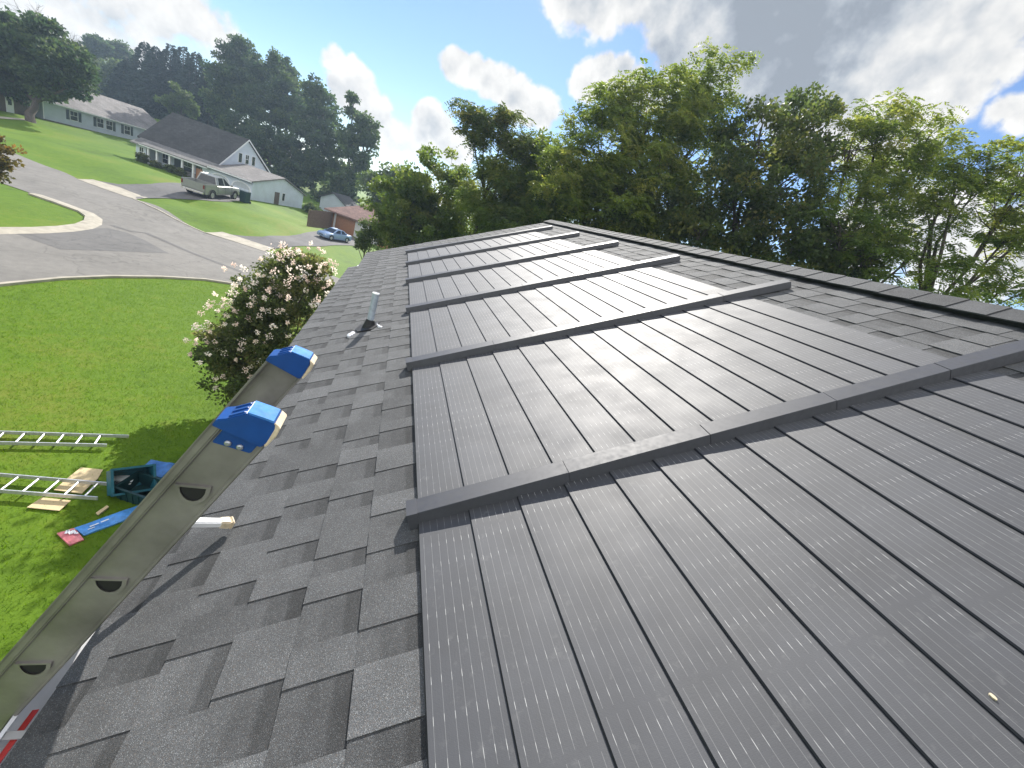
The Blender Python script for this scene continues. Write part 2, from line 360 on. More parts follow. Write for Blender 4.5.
# solar shingles: fourteen rows, six bays
def solar_mat():
    m, nt, b, o = newmat('solar_glass'); uvn = nd(nt, 'ShaderNodeUVMap', uv_map='UVMap'); sp = nd(nt, 'ShaderNodeSeparateXYZ'); lk(nt, uvn.outputs[0], sp.inputs[0])
    u, v = sp.outputs[0], sp.outputs[1]      # u metres along the row, v 0..1 across it
    oi = nd(nt, 'ShaderNodeObjectInfo'); rnd = oi.outputs['Random']
    co = objco(nt)
    fr = math_(nt, 'FRACT', math_(nt, 'SUBTRACT', math_(nt, 'MULTIPLY', v, 7.2), .05))
    dv = math_(nt, 'ABSOLUTE', math_(nt, 'SUBTRACT', fr, .5))
    wob = math_(nt, 'MULTIPLY', noise(nt, co, 14, 2), .012)
    line = math_(nt, 'SUBTRACT', 1, nd_map(nt, math_(nt, 'ADD', dv, wob), .022, .036))
    inside = math_(nt, 'MULTIPLY', math_(nt, 'GREATER_THAN', v, .06), math_(nt, 'LESS_THAN', v, .985))
    us = math_(nt, 'ADD', u, math_(nt, 'MULTIPLY', rnd, .06))
    cell = math_(nt, 'FRACT', math_(nt, 'DIVIDE', us, .742))
    gap = math_(nt, 'LESS_THAN', math_(nt, 'ABSOLUTE', math_(nt, 'SUBTRACT', cell, .5)), .488)
    pad = math_(nt, 'FRACT', math_(nt, 'DIVIDE', math_(nt, 'ADD', us, math_(nt, 'MULTIPLY', noise(nt, co, 30, 1), .012)), .0925))
    zone = nd_map(nt, noise(nt, co, 2.3, 3), .40, .62)
    padm = math_(nt, 'SUBTRACT', 1, nd_map(nt, math_(nt, 'ABSOLUTE', math_(nt, 'SUBTRACT', pad, .5)), .08, .13))
    lum = math_(nt, 'ADD', .15, math_(nt, 'MULTIPLY', math_(nt, 'MULTIPLY', padm, math_(nt, 'ADD', .25, math_(nt, 'MULTIPLY', zone, .9))), math_(nt, 'MULTIPLY', noise(nt, co, 45, 2), .85)))
    lf = math_(nt, 'MULTIPLY', math_(nt, 'MULTIPLY', line, inside), math_(nt, 'MULTIPLY', gap, lum), clamp=True)
    fine = math_(nt, 'FRACT', math_(nt, 'DIVIDE', u, .0034))
    fing = ramp(nt, fine, [(.0, 1.22), (.25, .92), (.8, .92), (1, 1.22)])
    dust = ramp(nt, noise(nt, co, 3.5, 7, .68), [(.32, .78), (.7, 1.35)])
    sm = ramp(nt, noise(nt, co, 23, 5, .7), [(.58, 0), (.76, .30)])
    c0 = mixc(nt, rnd, (.020,.022,.028), (.029,.031,.037))
    c0 = mixc(nt, 1, mixc(nt, 1, c0, dust, 'MULTIPLY'), fing, 'MULTIPLY')
    c0 = mixc(nt, sm, c0, (.16,.16,.155))
    c = mixc(nt, lf, c0, (.62,.62,.60)); lk(nt, c, b.inputs['Base Color'])
    b.inputs['Roughness'].default_value = .46; b.inputs['Specular IOR Level'].default_value = 1.0
    lk(nt, ramp(nt, noise(nt, co, 5, 5), [(.3, .63), (.7, .70)]), b.inputs['Roughness'])
    bump(nt, math_(nt, 'ADD', noise(nt, co, 260, 2), math_(nt, 'MULTIPLY', math_(nt, 'FRACT', math_(nt, 'DIVIDE', v, .045)), .5)), .12, .002, b)
    return m
M['solar'] = solar_mat()
ROW = .2016; BAY = 1.6
def solar_panel(i, j):
    # bay i runs from bar i to bar i+1, row j counts up the slope
    p = MB(); a, b = i*BAY+.02, (i+1)*BAY-.02; u0 = j*ROW; u1 = u0+ROW+.012
    h0, h1 = .0255, .0175
    e = .004
    P = [RP(a, u0+e, h0), RP(b, u0+e, h0), RP(b, u1, h1), RP(a, u1, h1)]
    L_ = [RP(a, u0, h0-e), RP(b, u0, h0-e)]; Q = [RP(a, u0, .006), RP(b, u0, .006), RP(b, u1, .006), RP(a, u1, .006)]
    vs = P+L_+Q
    ue = .02
    p.add(vs, [(0,1,2,3)[::-1]], [[(b-a, 0+1.06), (0, 1.06), (0, 0), (b-a, 0)][::-1] if False else [(0, 1.06), (b-a, 1.06), (b-a, .0), (0, .0)]])
    o = p.build('solar_shingle', M['solar'], house)
    q = MB(); q.add(vs, [(4,5,1,0),(6,7,5,4),(5,7,8,2),(5,2,1),(3,9,6,4),(3,4,0),(2,8,9,3)])
    q.build('shingle_edge', M['cover_edge'], o)
for i in range(-1, 5):
    for j in range(14): solar_panel(i, j)
# raised wire covers running up the slope between the bays
for i in range(6):
    o = None; uA, uB = -.022, 3.264; nseg = 5; lens = [(uB-uA)/nseg]*nseg; u = uA
    cm = MB(); y = i*BAY
    for k in range(nseg):
        ub = u+lens[k]-.0010; g = .0 if k % 2 else .0008
        prof = [(-.058, .012), (-.046, .066+g), (.030, .074+g), (.058, .034), (.058, .012)]
        n = len(prof); vs = [RP(y+a, u, h) for a, h in prof]+[RP(y+a, ub, h) for a, h in prof]
        cm.add(vs, [tuple(range(n)), tuple(range(n, 2*n))[::-1]]+[(q, q+n, (q+1) % n+n, (q+1) % n) for q in range(n)])
        u += lens[k]
    cov = cm.build('wire_cover', M['cover'], house, bevel=.0015)
    ec = MB(); prof = [(-.062, .006), (-.049, .070), (.032, .078), (.061, .037), (.061, .006)]; n = 5
    vs = [RP(y+a, uA-.012, h) for a, h in prof]+[RP(y+a, uA+.03, h-.001) for a, h in prof]
    ec.add(vs, [tuple(range(n)), tuple(range(n, 2*n))[::-1]]+[(q, q+n, (q+1) % n+n, (q+1) % n) for q in range(n)])
    ec.build('end_cap', M['cover'], cov)
# walls, fascia, gutter
w = MB(); xe, ze = RP(0, UE)[0], RP(0, UE)[2]
w.span((xe+.35, Y0+.3, -6.45), (2*XR-xe-.35, Y1-.35, ze-.02))
for yy in (Y0+.3, Y1-.35):
    s = .02 if yy < 0 else -.02
    w.prism([(xe+.36, yy, ze+.0), (2*XR-xe-.36, yy, ze), (XR, yy, ZR-.06)], (0, s, 0))
w.build('wall', M['siding_own'], house)
fa = MB(); fa.span((xe+.108, Y0, ze-.16), (xe+.125, .2, ze+.022)); fa.span((xe+.03, .201, ze-.20), (xe+.05, YJ, ze-.018)); fa.span((xe+.052, Y0, ze-.22), (xe+.36, Y1-.3, ze-.20))
fa.span((2*XR-xe-.05, Y0, ze-.20), (2*XR-xe-.03, Y1, ze-.018)); fa.span((2*XR-xe-.36, Y0, ze-.22), (2*XR-xe-.052, Y1-.3, ze-.20))
for ye in (Y1-.05, Y0+.03):
    for sgn in (0, 1):
        R = RPB if sgn else RP
        fa.prism([R(ye, UE+EX if not sgn else UE, -.032), R(ye, UR, -.032), R(ye, UR, -.17), R(ye, UE+EX if not sgn else UE, -.17)], (0, .02, 0))
fa.build('fascia', M['white_vinyl'], house)
YGE = .32; gt = MB(); gx, gz = xe+.028+.076, ze-.04+.038
prof = [(gx, gz), (gx, gz-.115), (gx-.062, gz-.115), (gx-.105, gz-.03), (gx-.105, gz+.004), (gx-.092, gz+.004)]
th = .0025
for k in range(len(prof)-1):
    (xa, za), (xb, zb) = prof[k], prof[k+1]
    d = Vector((xb-xa, 0, zb-za)).normalized(); nn = Vector((d.z, 0, -d.x))*th
    gt.prism([(xa, Y0, za), (xb, Y0, zb), (xb+nn.x, Y0, zb+nn.z), (xa+nn.x, Y0, za+nn.z)], (0, YGE-Y0, 0))
gut = gt.build('gutter', M['white_vinyl'], house)
for k in range(20):
    yy = Y0+.25+k*.62
    if yy > YGE-.05: break
    h = MB(); h.span((gx-.10, yy, gz-.006), (gx-.002, yy+.02, gz-.002)); h.build('gutter_hanger', M['alu_bright'], gut)
# plumbing vent
bx, by, bz = -.381, 2.936, -.191
pv = MB(); pv.tube([(bx, by, bz-.05), (bx, by, bz+.36)], .033, 20, caps=False); pv.tube([(bx, by, bz+.36), (bx, by, bz+.361), (bx, by, bz+.2)], [.033, .028, .028], 20, caps=False)
pipe = pv.build('vent_pipe', M['galv'], house, smooth=True)
rm = MB(); rm.tube([(bx, by, bz+.356), (bx, by, bz+.366)], [.035, .035], 20, caps=False); rm.tube([(bx, by, bz+.366), (bx, by, bz+.362)], [.035, .028], 20, caps=False); rm.build('pipe_rim', M['white_metal'], pipe)
fl = MB(); un = -.427
def fp(a, u, h): return RP(2.936+a, un+u, h)
pts = [(-.13,-.10),(-.02,-.13),(.10,-.09),(.13,.02),(.09,.11),(-.05,.10),(-.14,.05)]
fl.add([fp(a, u, .016) for a, u in pts]+[fp(a, u, .004) for a, u in pts], [tuple(range(7))]+[(k, k+7, (k+1) % 7+7, (k+1) % 7) for k in range(7)])
fl.tube([(bx+.008, by, bz-.02), (bx, by, bz+.05), (bx, by, bz+.085)], [.08, .052, .040], 16)
fl.build('flashing', M['rubber'], pipe)
sl = MB()
for (a, u, r) in [(-.02,.09,.013),(-.06,.105,.016),(-.10,.115,.018),(.03,.085,.010),(-.115,.13,.016)]:
    c = fp(a, u, .014); sl.tube([fp(a, u, .002), c, fp(a, u, .014+r*.5)], [r, r*.9, r*.3], 7)
for (a, u, r) in [(-.19,-.165,.030),(-.165,-.15,.026),(-.14,-.145,.024),(-.215,-.17,.020)]: sl.tube([fp(a, u, .002), fp(a, u, .018), fp(a, u, .014+r*.55)], [r, r*.92, r*.35], 9)
sl.build('sealant', M['sealant'], pipe, smooth=True)
# ================================================================ LADDERS
def d_poly(w, h, n=8):                   # D shape: flat top, round below
    return [(-w/2, h*.35), (w/2, h*.35)]+[(w/2*math.cos(t), h*.35-h*math.sin(t)) for t in [math.pi*k/n for k in range(1, n)]]
LA = rad(62.3); ld = Vector((math.cos(LA), 0, math.sin(LA))); ln = Vector((-math.sin(LA), 0, math.cos(LA)))   # along the rail; away from the wall
P0 = Vector((-.995-.885*.045, 0, -.525+.465*.045))           # underside at the eave
RW_ = .115
def LP(s, n, y): q = P0+ld*s+ln*n; return Vector((q.x, y, q.z))
s_bot = (-6.3-P0.z)/math.sin(LA)+.02; s_top = 1.204
lad = thing('extension_ladder', 'aluminium extension ladder with blue end caps leaning on the roof eave', 'ladder', LP(s_bot, 0, -.12))
YN, YF = -.35, .10; fl_w = .034
hole_s = []
sB = ((Vector((-.656, 0, .336))-P0).dot(ld))
for side, y, inn in ((0, YN, 1), (1, YF, -1)):
    r = MB()
    pr = [(0, 0), (RW_, 0), (RW_, .0), (RW_, inn*fl_w), (RW_-.006, inn*fl_w), (RW_-.006, inn*.004), (.006, inn*.004), (.006, inn*fl_w), (0, inn*fl_w)]
    pr = [pr[0], pr[1]]+pr[3:]
    n = len(pr)
    vs = [LP(s_bot, a, y+b) for a, b in pr]+[LP(1.130, a, y+b) for a, b in pr]
    fs = [(k, (k+1) % n, (k+1) % n+n, k+n) for k in range(n)]+[tuple(range(n))[::-1], tuple(range(n, 2*n))]
    r.add(vs, fs)
    rail = r.build('rail', M['alu'], lad, bevel=.0015)
    # rolled lip on the outer corner
    lp = MB(); lp.prism([LP(s_bot, RW_-.020, y), LP(s_bot, RW_+.0015, y), LP(s_bot, RW_+.0015, y-inn*.009), LP(s_bot, RW_-.014, y-inn*.009)], ld*(1.128-s_bot)); lp.prism([LP(s_bot, -.003, y), LP(s_bot, .010, y), LP(s_bot, .006, y-inn*.005), LP(s_bot, -.003, y-inn*.005)], ld*(1.128-s_bot)); lp.build('rail_lip', M['alu'], rail, bevel=.0025)
    # rung ends set into the web
    k = -13
    while True:
        s = sB+k*.3675; k += 1
        if s > s_top-.2: break
        if s < s_bot+.15: continue
        if side == 0: hole_s.append(s)
        def loc(px, pz, yo):             # flat side of the D stays level
            q = LP(s, RW_*.44, y); return Vector((q.x+px, y+yo, q.z+pz))
        o1 = d_poly(.078, .060); o2 = d_poly(.056, .042); yo = -inn*.006
        vs = [loc(a, b, yo) for a, b in o1]+[loc(a, b, yo) for a, b in o2]+[loc(a, b, 0) for a, b in o1]; m_ = len(o1)
        rm = MB(); rm.add(vs, [(q, (q+1) % m_, (q+1) % m_+m_, q+m_) for q in range(m_)]+[(q, q+2*m_, (q+1) % m_+2*m_, (q+1) % m_) for q in range(m_)])
        rm.build('rung_collar', M['alu'], rail, bevel=.001)
        hl = MB(); hl.add([loc(a*1.02, b*1.02, -inn*.0025) for a, b in o2]+[loc(a*1.02, b*1.02, -inn*.0005) for a, b in o2], [tuple(range(m_))]+[(q, q+m_, (q+1) % m_+m_, (q+1) % m_) for q in range(m_)])
        hl.build('rung_hollow', M['dark_hole'], rail)
    # moulded blue end cap
    def cp(s, n_, yo): return LP(s, n_, y-inn*yo)
    cb = MB()
    s0 = 1.07; nA, nB = .012, .094
    cb.add([cp(1.090, nA, .003), cp(1.068, nB, .003), cp(1.142, nB, .003), cp(1.142, nA, .003), cp(1.090, nA, -.002), cp(1.068, nB, -.002), cp(1.142, nB, -.002), cp(1.142, nA, -.002)],
           [(0,1,2,3),(7,6,5,4),(0,4,5,1),(1,5,6,2),(2,6,7,3),(3,7,4,0)])
    side_o = [(1.126, .006), (1.116, .119), (1.136, .119), (1.152, .103), (1.190, .079), (1.203, .022), (1.199, .006), (1.175, .001), (1.142, .001)]
    m_ = len(side_o); wy0, wy1 = .014, -.052
    vs = [cp(a, b, wy0) for a, b in side_o]+[cp(a, b, wy1) for a, b in side_o]
    cb.add(vs, [tuple(range(m_)), tuple(range(m_, 2*m_))[::-1]]+[(q, (q+1) % m_, (q+1) % m_+m_, q+m_) for q in range(m_)])
    for kk in range(3):                  # ribs on the outer shoulder
        yy = .008-.022*kk
        rb = [(1.152, .100), (1.154, .106), (1.187, .084), (1.188, .078)]
        cb.add([cp(a, b, yy) for a, b in rb]+[cp(a, b, yy-.008) for a, b in rb], [(0,1,2,3),(7,6,5,4)]+[(q, (q+1) % 4, (q+1) % 4+4, q+4) for q in range(4)])
    cap = cb.build('end_cap', M['blue_plastic'], rail, bevel=.004)
    tp = MB()                            # lit top of the cap, the sunlight put into a paler blue
    e_ = .003
    top = [(1.189, .078), (1.198, .045), (1.203, .022)]
    vs = [cp(a+e_, b+e_*.5, wy0-.002) for a, b in top]+[cp(a+e_, b+e_*.5, wy1+.003) for a, b in top]+[cp(a-.006, b-.004, wy0-.002) for a, b in top]+[cp(a-.006, b-.004, wy1+.003) for a, b in top]
    tp.add(vs, [(0,1,4,3),(1,2,5,4),(6,7,1,0),(7,8,2,1),(9,10,4,3)[::-1],(10,11,5,4)[::-1],(0,3,9,6),(2,8,11,5)])
    tp.build('cap_top', M['blue_sunlit'], rail)
    pad = MB(); pd = [(1.204, .020), (1.200, .002), (1.175, -.004), (1.135, -.003), (1.135, .003), (1.19, .012)]
    vs = [cp(a, b, wy0+.001) for a, b in pd]+[cp(a, b, wy1-.002) for a, b in pd]; m2 = 6
    pad.add(vs, [tuple(range(m2)), tuple(range(m2, 2*m2))[::-1]]+[(q, (q+1) % m2, (q+1) % m2+m2, q+m2) for q in range(m2)])
    pad.build('bumper', M['cream'], rail, bevel=.002)
    for (sa, na) in ((1.088, .066), (1.094, .040)):
        v = MB(); c = cp(sa, na, .003); v.tube([c, Vector((c.x, c.y-inn*.003, c.z)), Vector((c.x, c.y-inn*.005, c.z))], [.008, .0075, .004], 10); v.build('rivet', M['rivet'], rail)
    if side == 1:
        for (sa, na) in ((1.108, .072), (1.114, .046), (1.088, .066), (1.094, .040)):
            v = MB(); c = cp(sa, na, 0); v.tube([c, Vector((c.x, c.y-inn*.003, c.z))], [.007, .006], 8); v.build('rivet', M['dark_hole'], rail)
for s in hole_s:
    q = LP(s, RW_*.44, 0); g = MB(); g.tube([(q.x, YN+.005, q.z), (q.x, YF-.005, q.z)], .019, 10); g.build('rung', M['alu_bright'], lad)
# stand-off arm from the far rail to the roof
T_ = Vector((-.724, .222, -.308)); Q_ = Vector((-.915, .118, -.23))
d = (T_-Q_).normalized(); sdv = d.cross(Vector((0, 0, 1))).normalized(); upv = sdv.cross(d).normalized()
def bar_(m_, a, b, wa, ha, wb, hb):
    vs = [a+sdv*x*wa+upv*z*ha for x, z in ((-1,-1),(1,-1),(1,1),(-1,1))]+[b+sdv*x*wb+upv*z*hb for x, z in ((-1,-1),(1,-1),(1,1),(-1,1))]
    m_.add(vs, [(0,1,2,3),(7,6,5,4)]+[(q, q+4, (q+1) % 4+4, (q+1) % 4) for q in range(4)])
arm = MB(); bar_(arm, Q_-d*.05, T_-d*.026, .017, .014, .0165, .013)
a_o = arm.build('standoff_arm', M['white_metal'], lad, bevel=.004)
tip = MB(); bar_(tip, T_-d*.034, T_+d*.004, .019, .0155, .021, .018); bar_(tip, T_+d*.0042, T_+d*.018, .022, .020, .020, .017)
tip.build('rubber_tip', M['cream'], a_o, bevel=.004)
# red strap caught between ladder and gutter
rs = MB(); pts = []
for k in range(9):
    t = k/8; pts.append((gx-.074-.006*math.sin(t*5), -.95+t*.62, gz-.02+.006*math.sin(t*9)))
for k in range(8):
    a, b = Vector(pts[k]), Vector(pts[k+1]); wv = Vector((.008, 0, .002)); up = Vector((0, 0, .003))
    rs.add([a-wv, a+wv, b+wv, b-wv, a-wv+up, a+wv+up, b+wv+up, b-wv+up], [(0,1,2,3),(7,6,5,4),(0,4,5,1),(1,5,6,2),(2,6,7,3),(3,7,4,0)])
so = rs.build('strap', M['red'], None, off=(0, 0, 0)); tag(so, 'red strap lying along the white gutter beside the leaning ladder', 'strap')

fk = MB(); c = Vector(RP(.02, 1.03, .034)); c = Vector(RP(-.70, 1.26, .032))
n6 = 7; ring_ = [Vector(RP(-1.058+.007*math.cos(k*6.283/n6)*(1+.3*math.sin(k*2.1)), 1.243+.004*math.sin(k*6.283/n6), .0245)) for k in range(n6)]
fk.add([tuple(v) for v in ring_]+[tuple(v+Vector((-.001, 0, .0035))) for v in ring_], [tuple(range(n6))[::-1], tuple(range(n6, 2*n6))]+[(k, (k+1) % n6, (k+1) % n6+n6, k+n6) for k in range(n6)])
tag(fk.build('dry_leaf', M['cream'], None, off=(0, 0, 0)), 'tiny pale dry leaf flake lying on the nearest solar shingles', 'leaf')
# ================================================================ GROUND
XS = np.unique(np.round(np.concatenate([np.linspace(-420,-90,14), np.arange(-90,-62,3.), np.arange(-62,26,.7), np.arange(26,60,3.), np.linspace(60,420,16)]), 3))
YS = np.unique(np.round(np.concatenate([np.linspace(-300,-24,14), np.arange(-24,-4,2.), np.arange(-4,100,.7), np.arange(100,140,3.), np.linspace(140,600,16)]), 3))
GX, GY = np.meshgrid(XS, YS); GZ = hts(GX, GY)
nx, ny = len(XS), len(YS)
def hg(x, y):                            # height of the ground sheet itself (bilinear)
    i = min(max(np.searchsorted(XS, x)-1, 0), nx-2); j = min(max(np.searchsorted(YS, y)-1, 0), ny-2)
    u = (x-XS[i])/(XS[i+1]-XS[i]); v = (y-YS[j])/(YS[j+1]-YS[j])
    return float((GZ[j, i]*(1-u)+GZ[j, i+1]*u)*(1-v)+(GZ[j+1, i]*(1-u)+GZ[j+1, i+1]*u)*v)
me = bpy.data.meshes.new('ground')
idx = np.arange(nx*ny).reshape(ny, nx)
quads = np.stack([idx[:-1, :-1], idx[:-1, 1:], idx[1:, 1:], idx[1:, :-1]], -1).reshape(-1, 4)
me.from_pydata(np.stack([GX, GY, GZ], -1).reshape(-1, 3).tolist(), [], quads.tolist()); me.materials.append(M['grass'])
me.polygons.foreach_set('use_smooth', [True]*len(me.polygons))
g = bpy.data.objects.new('ground', me); COL.objects.link(g); tag(g, kind='structure')
def smooth_poly(P, it=2):
    return P
def sheet(name, poly, mat, dz, step=.8, kind='structure', clip=None):
    poly = [Vector((p[0], p[1])) for p in poly]
    bd = []
    for a, b in zip(poly, poly[1:]+poly[:1]):
        n = max(1, int((b-a).length/step)); bd += [a.lerp(b, k/n) for k in range(n)]
    x0, x1 = min(p.x for p in bd), max(p.x for p in bd); y0, y1 = min(p.y for p in bd), max(p.y for p in bd)
    ins = []
    def inside(q):
        c = False
        for a, b in zip(poly, poly[1:]+poly[:1]):
            if (a.y > q.y) != (b.y > q.y) and q.x < (b.x-a.x)*(q.y-a.y)/(b.y-a.y)+a.x: c = not c
        return c
    x = x0
    while x < x1:
        y = y0
        while y < y1:
            q = Vector((x+.013, y+.017))
            if inside(q) and min((q-p).length for p in bd) > step*.45: ins.append(q)
            y += step
        x += step
    n = len(bd); vs = bd+ins
    r = geometry.delaunay_2d_cdt(vs, [(k, (k+1) % n) for k in range(n)], [], 1, 1e-4)
    V3 = [(v.x, v.y, hg(v.x, v.y)+dz) for v in r[0]]
    m_ = bpy.data.meshes.new(name); m_.from_pydata(V3, [], [tuple(f) for f in r[2]]); m_.materials.append(mat)
    m_.polygons.foreach_set('use_smooth', [True]*len(m_.polygons))
    o = bpy.data.objects.new(name, m_); COL.objects.link(o); tag(o, kind=kind)
    return o
def px(L): return [tuple(hit(*q)[:2]) for q in L]
near_kerb = px([(-60,293),(0,285),(60,279),(110,277),(160,277.5),(205,280),(238,285)])
# road: upper street, mouth of the side street, stretch past the bush (runs on behind our roof)
tail = [(-3.2,23.2),(2.5,20.5)]
far_edge = px([(0,147),(18,155),(60,171),(80,180.5),(134,199),(205,233.5),(265,251)])
isl = px([(0,232),(40,231.5),(66,230),(84,227.5),(93,223.5),(94,218.5),(86,213),(60,203.5),(35,195),(0,183),(-30,172)])
upper = px([(-30,134)])
road = near_kerb+tail+[(5.5,27.5),(-2.0,31.2)]+far_edge[::-1]+upper+isl[::-1]+px([(-60,234)])
sheet('road', road, M['asphalt'], .03)
sheet('road_patch', px([(16,234.5),(60,250),(169,254),(145,241),(128,233.5),(107,228.5),(84,229.5),(68,232)]), M['asphalt_patch'], .036)
def strip(pts, w): 
    L, R_ = [], []
    for k, p in enumerate(pts):
        a = Vector(pts[max(k-1, 0)]); b = Vector(pts[min(k+1, len(pts)-1)]); d = (b-a).normalized(); n = Vector((-d.y, d.x))*w/2
        L.append(tuple(Vector(p)+n)); R_.append(tuple(Vector(p)-n))
    return L+R_[::-1]
sheet('road_seam', strip(px([(112,226),(131,232),(146,233.5),(191,253),(243,273)]), .28), M['asphalt_patch'], .041, .4)
sheet('driveway', px([(97,181),(118,184.6),(150,184.4),(186,184),(206,184),(251.5,200.5),(240,201.5),(213,201.5),(180,199.5),(147.5,198.7),(134,199)]), M['drive'], .04)
sheet('driveway_apron', px([(77,179.5),(93,180),(120,188),(148,198.3),(135,199.6)]), M['concrete'], .05, .5)
sheet('lower_driveway', px([(222,234),(245,236.5),(262,237),(300,234.5),(316,231.5),(332,230),(372,238),(366,246.5),(345,245.5),(325,246.5),(272,249)]), M['drive'], .035)
sheet('lower_driveway_apron', px([(205,233),(222,232.4),(248,240.5),(274,249),(264,251.6)]), M['concrete'], .05, .5)
def kerb(name, pts, w=.32, h=.10):
    P = []
    for a, b in zip(pts, pts[1:]):
        a, b = Vector(a), Vector(b); n = max(1, int((b-a).length/.5)); P += [a.lerp(b, k/n) for k in range(n)]
    P.append(Vector(pts[-1])); k_ = MB(); prof = [(-w/2, -.06), (-w/2, h*.35), (-w/2+.05, h*.45), (0, h), (w/2, h), (w/2, -.06)]; vs = []
    for i, p in enumerate(P):
        d = (P[min(i+1, len(P)-1)]-P[max(i-1, 0)]).normalized(); n = Vector((-d.y, d.x))
        for a, z in prof: q = p+n*a; vs.append((q.x, q.y, hg(q.x, q.y)+z))
    m_ = len(prof); fs = []
    for i in range(len(P)-1):
        for q in range(m_-1): fs.append((i*m_+q, i*m_+q+1, (i+1)*m_+q+1, (i+1)*m_+q))
    k_.add(vs, fs); o = k_.build(name, M['concrete'], None, off=(0, 0, 0)); tag(o, kind='structure')
kerb('kerb', near_kerb[::-1][0:0]+tail[::-1]+near_kerb[::-1], .30)
kerb('kerb', isl[:9], .75, .10)
kerb('kerb', px([(-60,234.5),(-20,232.8),(0,232)]), .7, .10)
kerb('kerb', px([(134,199.4),(150,206.5),(170,216.5),(190,226.5),(206,233.6)])[::-1], .22, .07)
sheet('path', px([(-4,116.5),(10,117.8),(27,119.6),(27,121),(10,119.6),(-4,118.6)]), M['concrete'], .05, .8)
# near-lawn blades: one object, nobody could count them
NB = 150000
bx_ = RNG.uniform(-17, -2.2, NB*2); by_ = RNG.uniform(2.0, 24.0, NB*2)
nk = np.array(near_kerb+tail)
ok = by_ < np.interp(bx_, nk[:, 0], nk[:, 1])-.25
bx_, by_ = bx_[ok][:NB], by_[ok][:NB]; n = len(bx_)
bz_ = np.array([hg(a, b) for a, b in zip(bx_, by_)])
ang = RNG.uniform(0, 6.283, n); hgt = RNG.uniform(.03, .085, n); lean = RNG.normal(0, .05, (n, 2)); wd = RNG.uniform(.003, .007, n)
base = np.stack([bx_, by_, bz_-.005], -1); s_ = np.stack([np.cos(ang), np.sin(ang), 0*ang], -1)*wd[:, None]
tipv = base+np.stack([lean[:, 0], lean[:, 1], hgt], -1)
V = np.stack([base-s_, base+s_, tipv], 1).reshape(-1, 3)
def np_mesh(name, V, nper, mat, tint=None, parent=None, off=(0, 0, 0)):
    m_ = bpy.data.meshes.new(name); nv = len(V); nf = nv//nper
    m_.vertices.add(nv); m_.vertices.foreach_set('co', (V-np.array(off)).astype(np.float32).ravel())
    m_.loops.add(nv); m_.loops.foreach_set('vertex_index', np.arange(nv, dtype=np.int32))
    m_.polygons.add(nf); m_.polygons.foreach_set('loop_start', np.arange(0, nv, nper, dtype=np.int32))
    try: m_.polygons.foreach_set('loop_total', np.full(nf, nper, dtype=np.int32))
    except Exception: pass
    m_.update(calc_edges=True)
    if tint is not None:
        A = m_.color_attributes.new('tint', 'FLOAT_COLOR', 'CORNER'); c = np.zeros((nf, nper, 4), np.float32); c[..., 0] = tint[:, None]; c[..., 3] = 1
        A.data.foreach_set('color', c.ravel())
    m_.materials.append(mat); m_.validate()
    o = bpy.data.objects.new(name, m_); COL.objects.link(o)
    if parent: o.parent = parent
    return o
M['blade'] = leaf_mat('grass_blade', (.055,.098,.005), (.080,.150,.004), (.12,.175,.014), .62, .6)
gb = np_mesh('grass', V, 3, M['blade'], np.clip(RNG.normal(.5, .22, n), 0, 1)); tag(gb, kind='stuff')
# ================================================================ THINGS ON THE LAWN
def quad_frame(a, b):                    # unit axes on the ground from point a to b
    d = (Vector(b)-Vector(a)).normalized(); n = Vector((-d.y, d.x, 0)).normalized(); return d, n
def lawn_ladder(label, A, B, width, ext, rot_deg=0, z=.10):
    A, B = Vector(A), Vector(B); d, n = quad_frame(A, B); L0 = (B-A).length
    t = thing('ladder', label, 'ladder', (B.x, B.y, hg(B.x, B.y)), group='ladders lying on the lawn')
    z0 = hg(B.x, B.y)+z
    def Q(s, w, h): p = B-d*s+n*w; return (p.x, p.y, z0+h)
    LL = L0+ext
    for w in (0, width):
        r = MB(); k = .012
        pr = [(-k, -.04), (k, -.04), (k, .04), (-k, .04)]
        off = 0 if w == 0 else -.28 if 'nearer' not in label else .02
        r.add([Q(off, w+a, h) for a, h in pr]+[Q(LL, w+a, h) for a, h in pr], [(0,1,2,3),(7,6,5,4)]+[(q, q+4, (q+1) % 4+4, (q+1) % 4) for q in range(4)])
        r.build('rail', M['alu_bright'], t, bevel=.003)
    s = .22
    while s < LL-.1:
        g = MB(); g.tube([Q(s, .013, 0), Q(s, width-.013, 0)], .020, 8); g.build('rung', M['alu_bright'], t, smooth=True); s += .305
    return t
hA, hB = hit(0, 447), hit(107, 449)
lawn_ladder('bare aluminium ladder lying on open grass, farther from the plywood', hA, hB, .40, 3.2, z=.10)
hA, hB = hit(0, 496.5), hit(98, 503.5)
lawn_ladder('nearer aluminium ladder lying across plywood beside the teal crates', hA, hB, .44, 3.0, z=.13)
def plate(name, label, cat, pxs, mat, th=.012, z=.03, wav=0, group=None):
    P = [hit(*q) for q in pxs]; m_ = MB(); n = len(P)
    top = [(p[0], p[1], hg(p[0], p[1])+z+th+wav*random.uniform(-1, 1)) for p in P]; bot = [(a, b, c-th) for a, b, c in top]
    m_.add(top+bot, [tuple(range(n)), tuple(range(n, 2*n))[::-1]]+[(q, q+n, (q+1) % n+n, (q+1) % n) for q in range(n)])
    o = m_.build(name, mat, None, off=(0, 0, 0)); return tag(o, label, cat, group)
plate('plywood_sheet', 'bare plywood piece under the ladder touching the teal crate', 'plywood', [(54,491.5),(69,478.5),(81,469),(103,471),(97.5,480.5),(90,487),(82,495)], M['wood'])
plate('plywood_sheet', 'bare plywood piece lying on grass clear of the ladder', 'plywood', [(27,509),(42,499),(71,502),(59.5,512.3)], M['wood'])
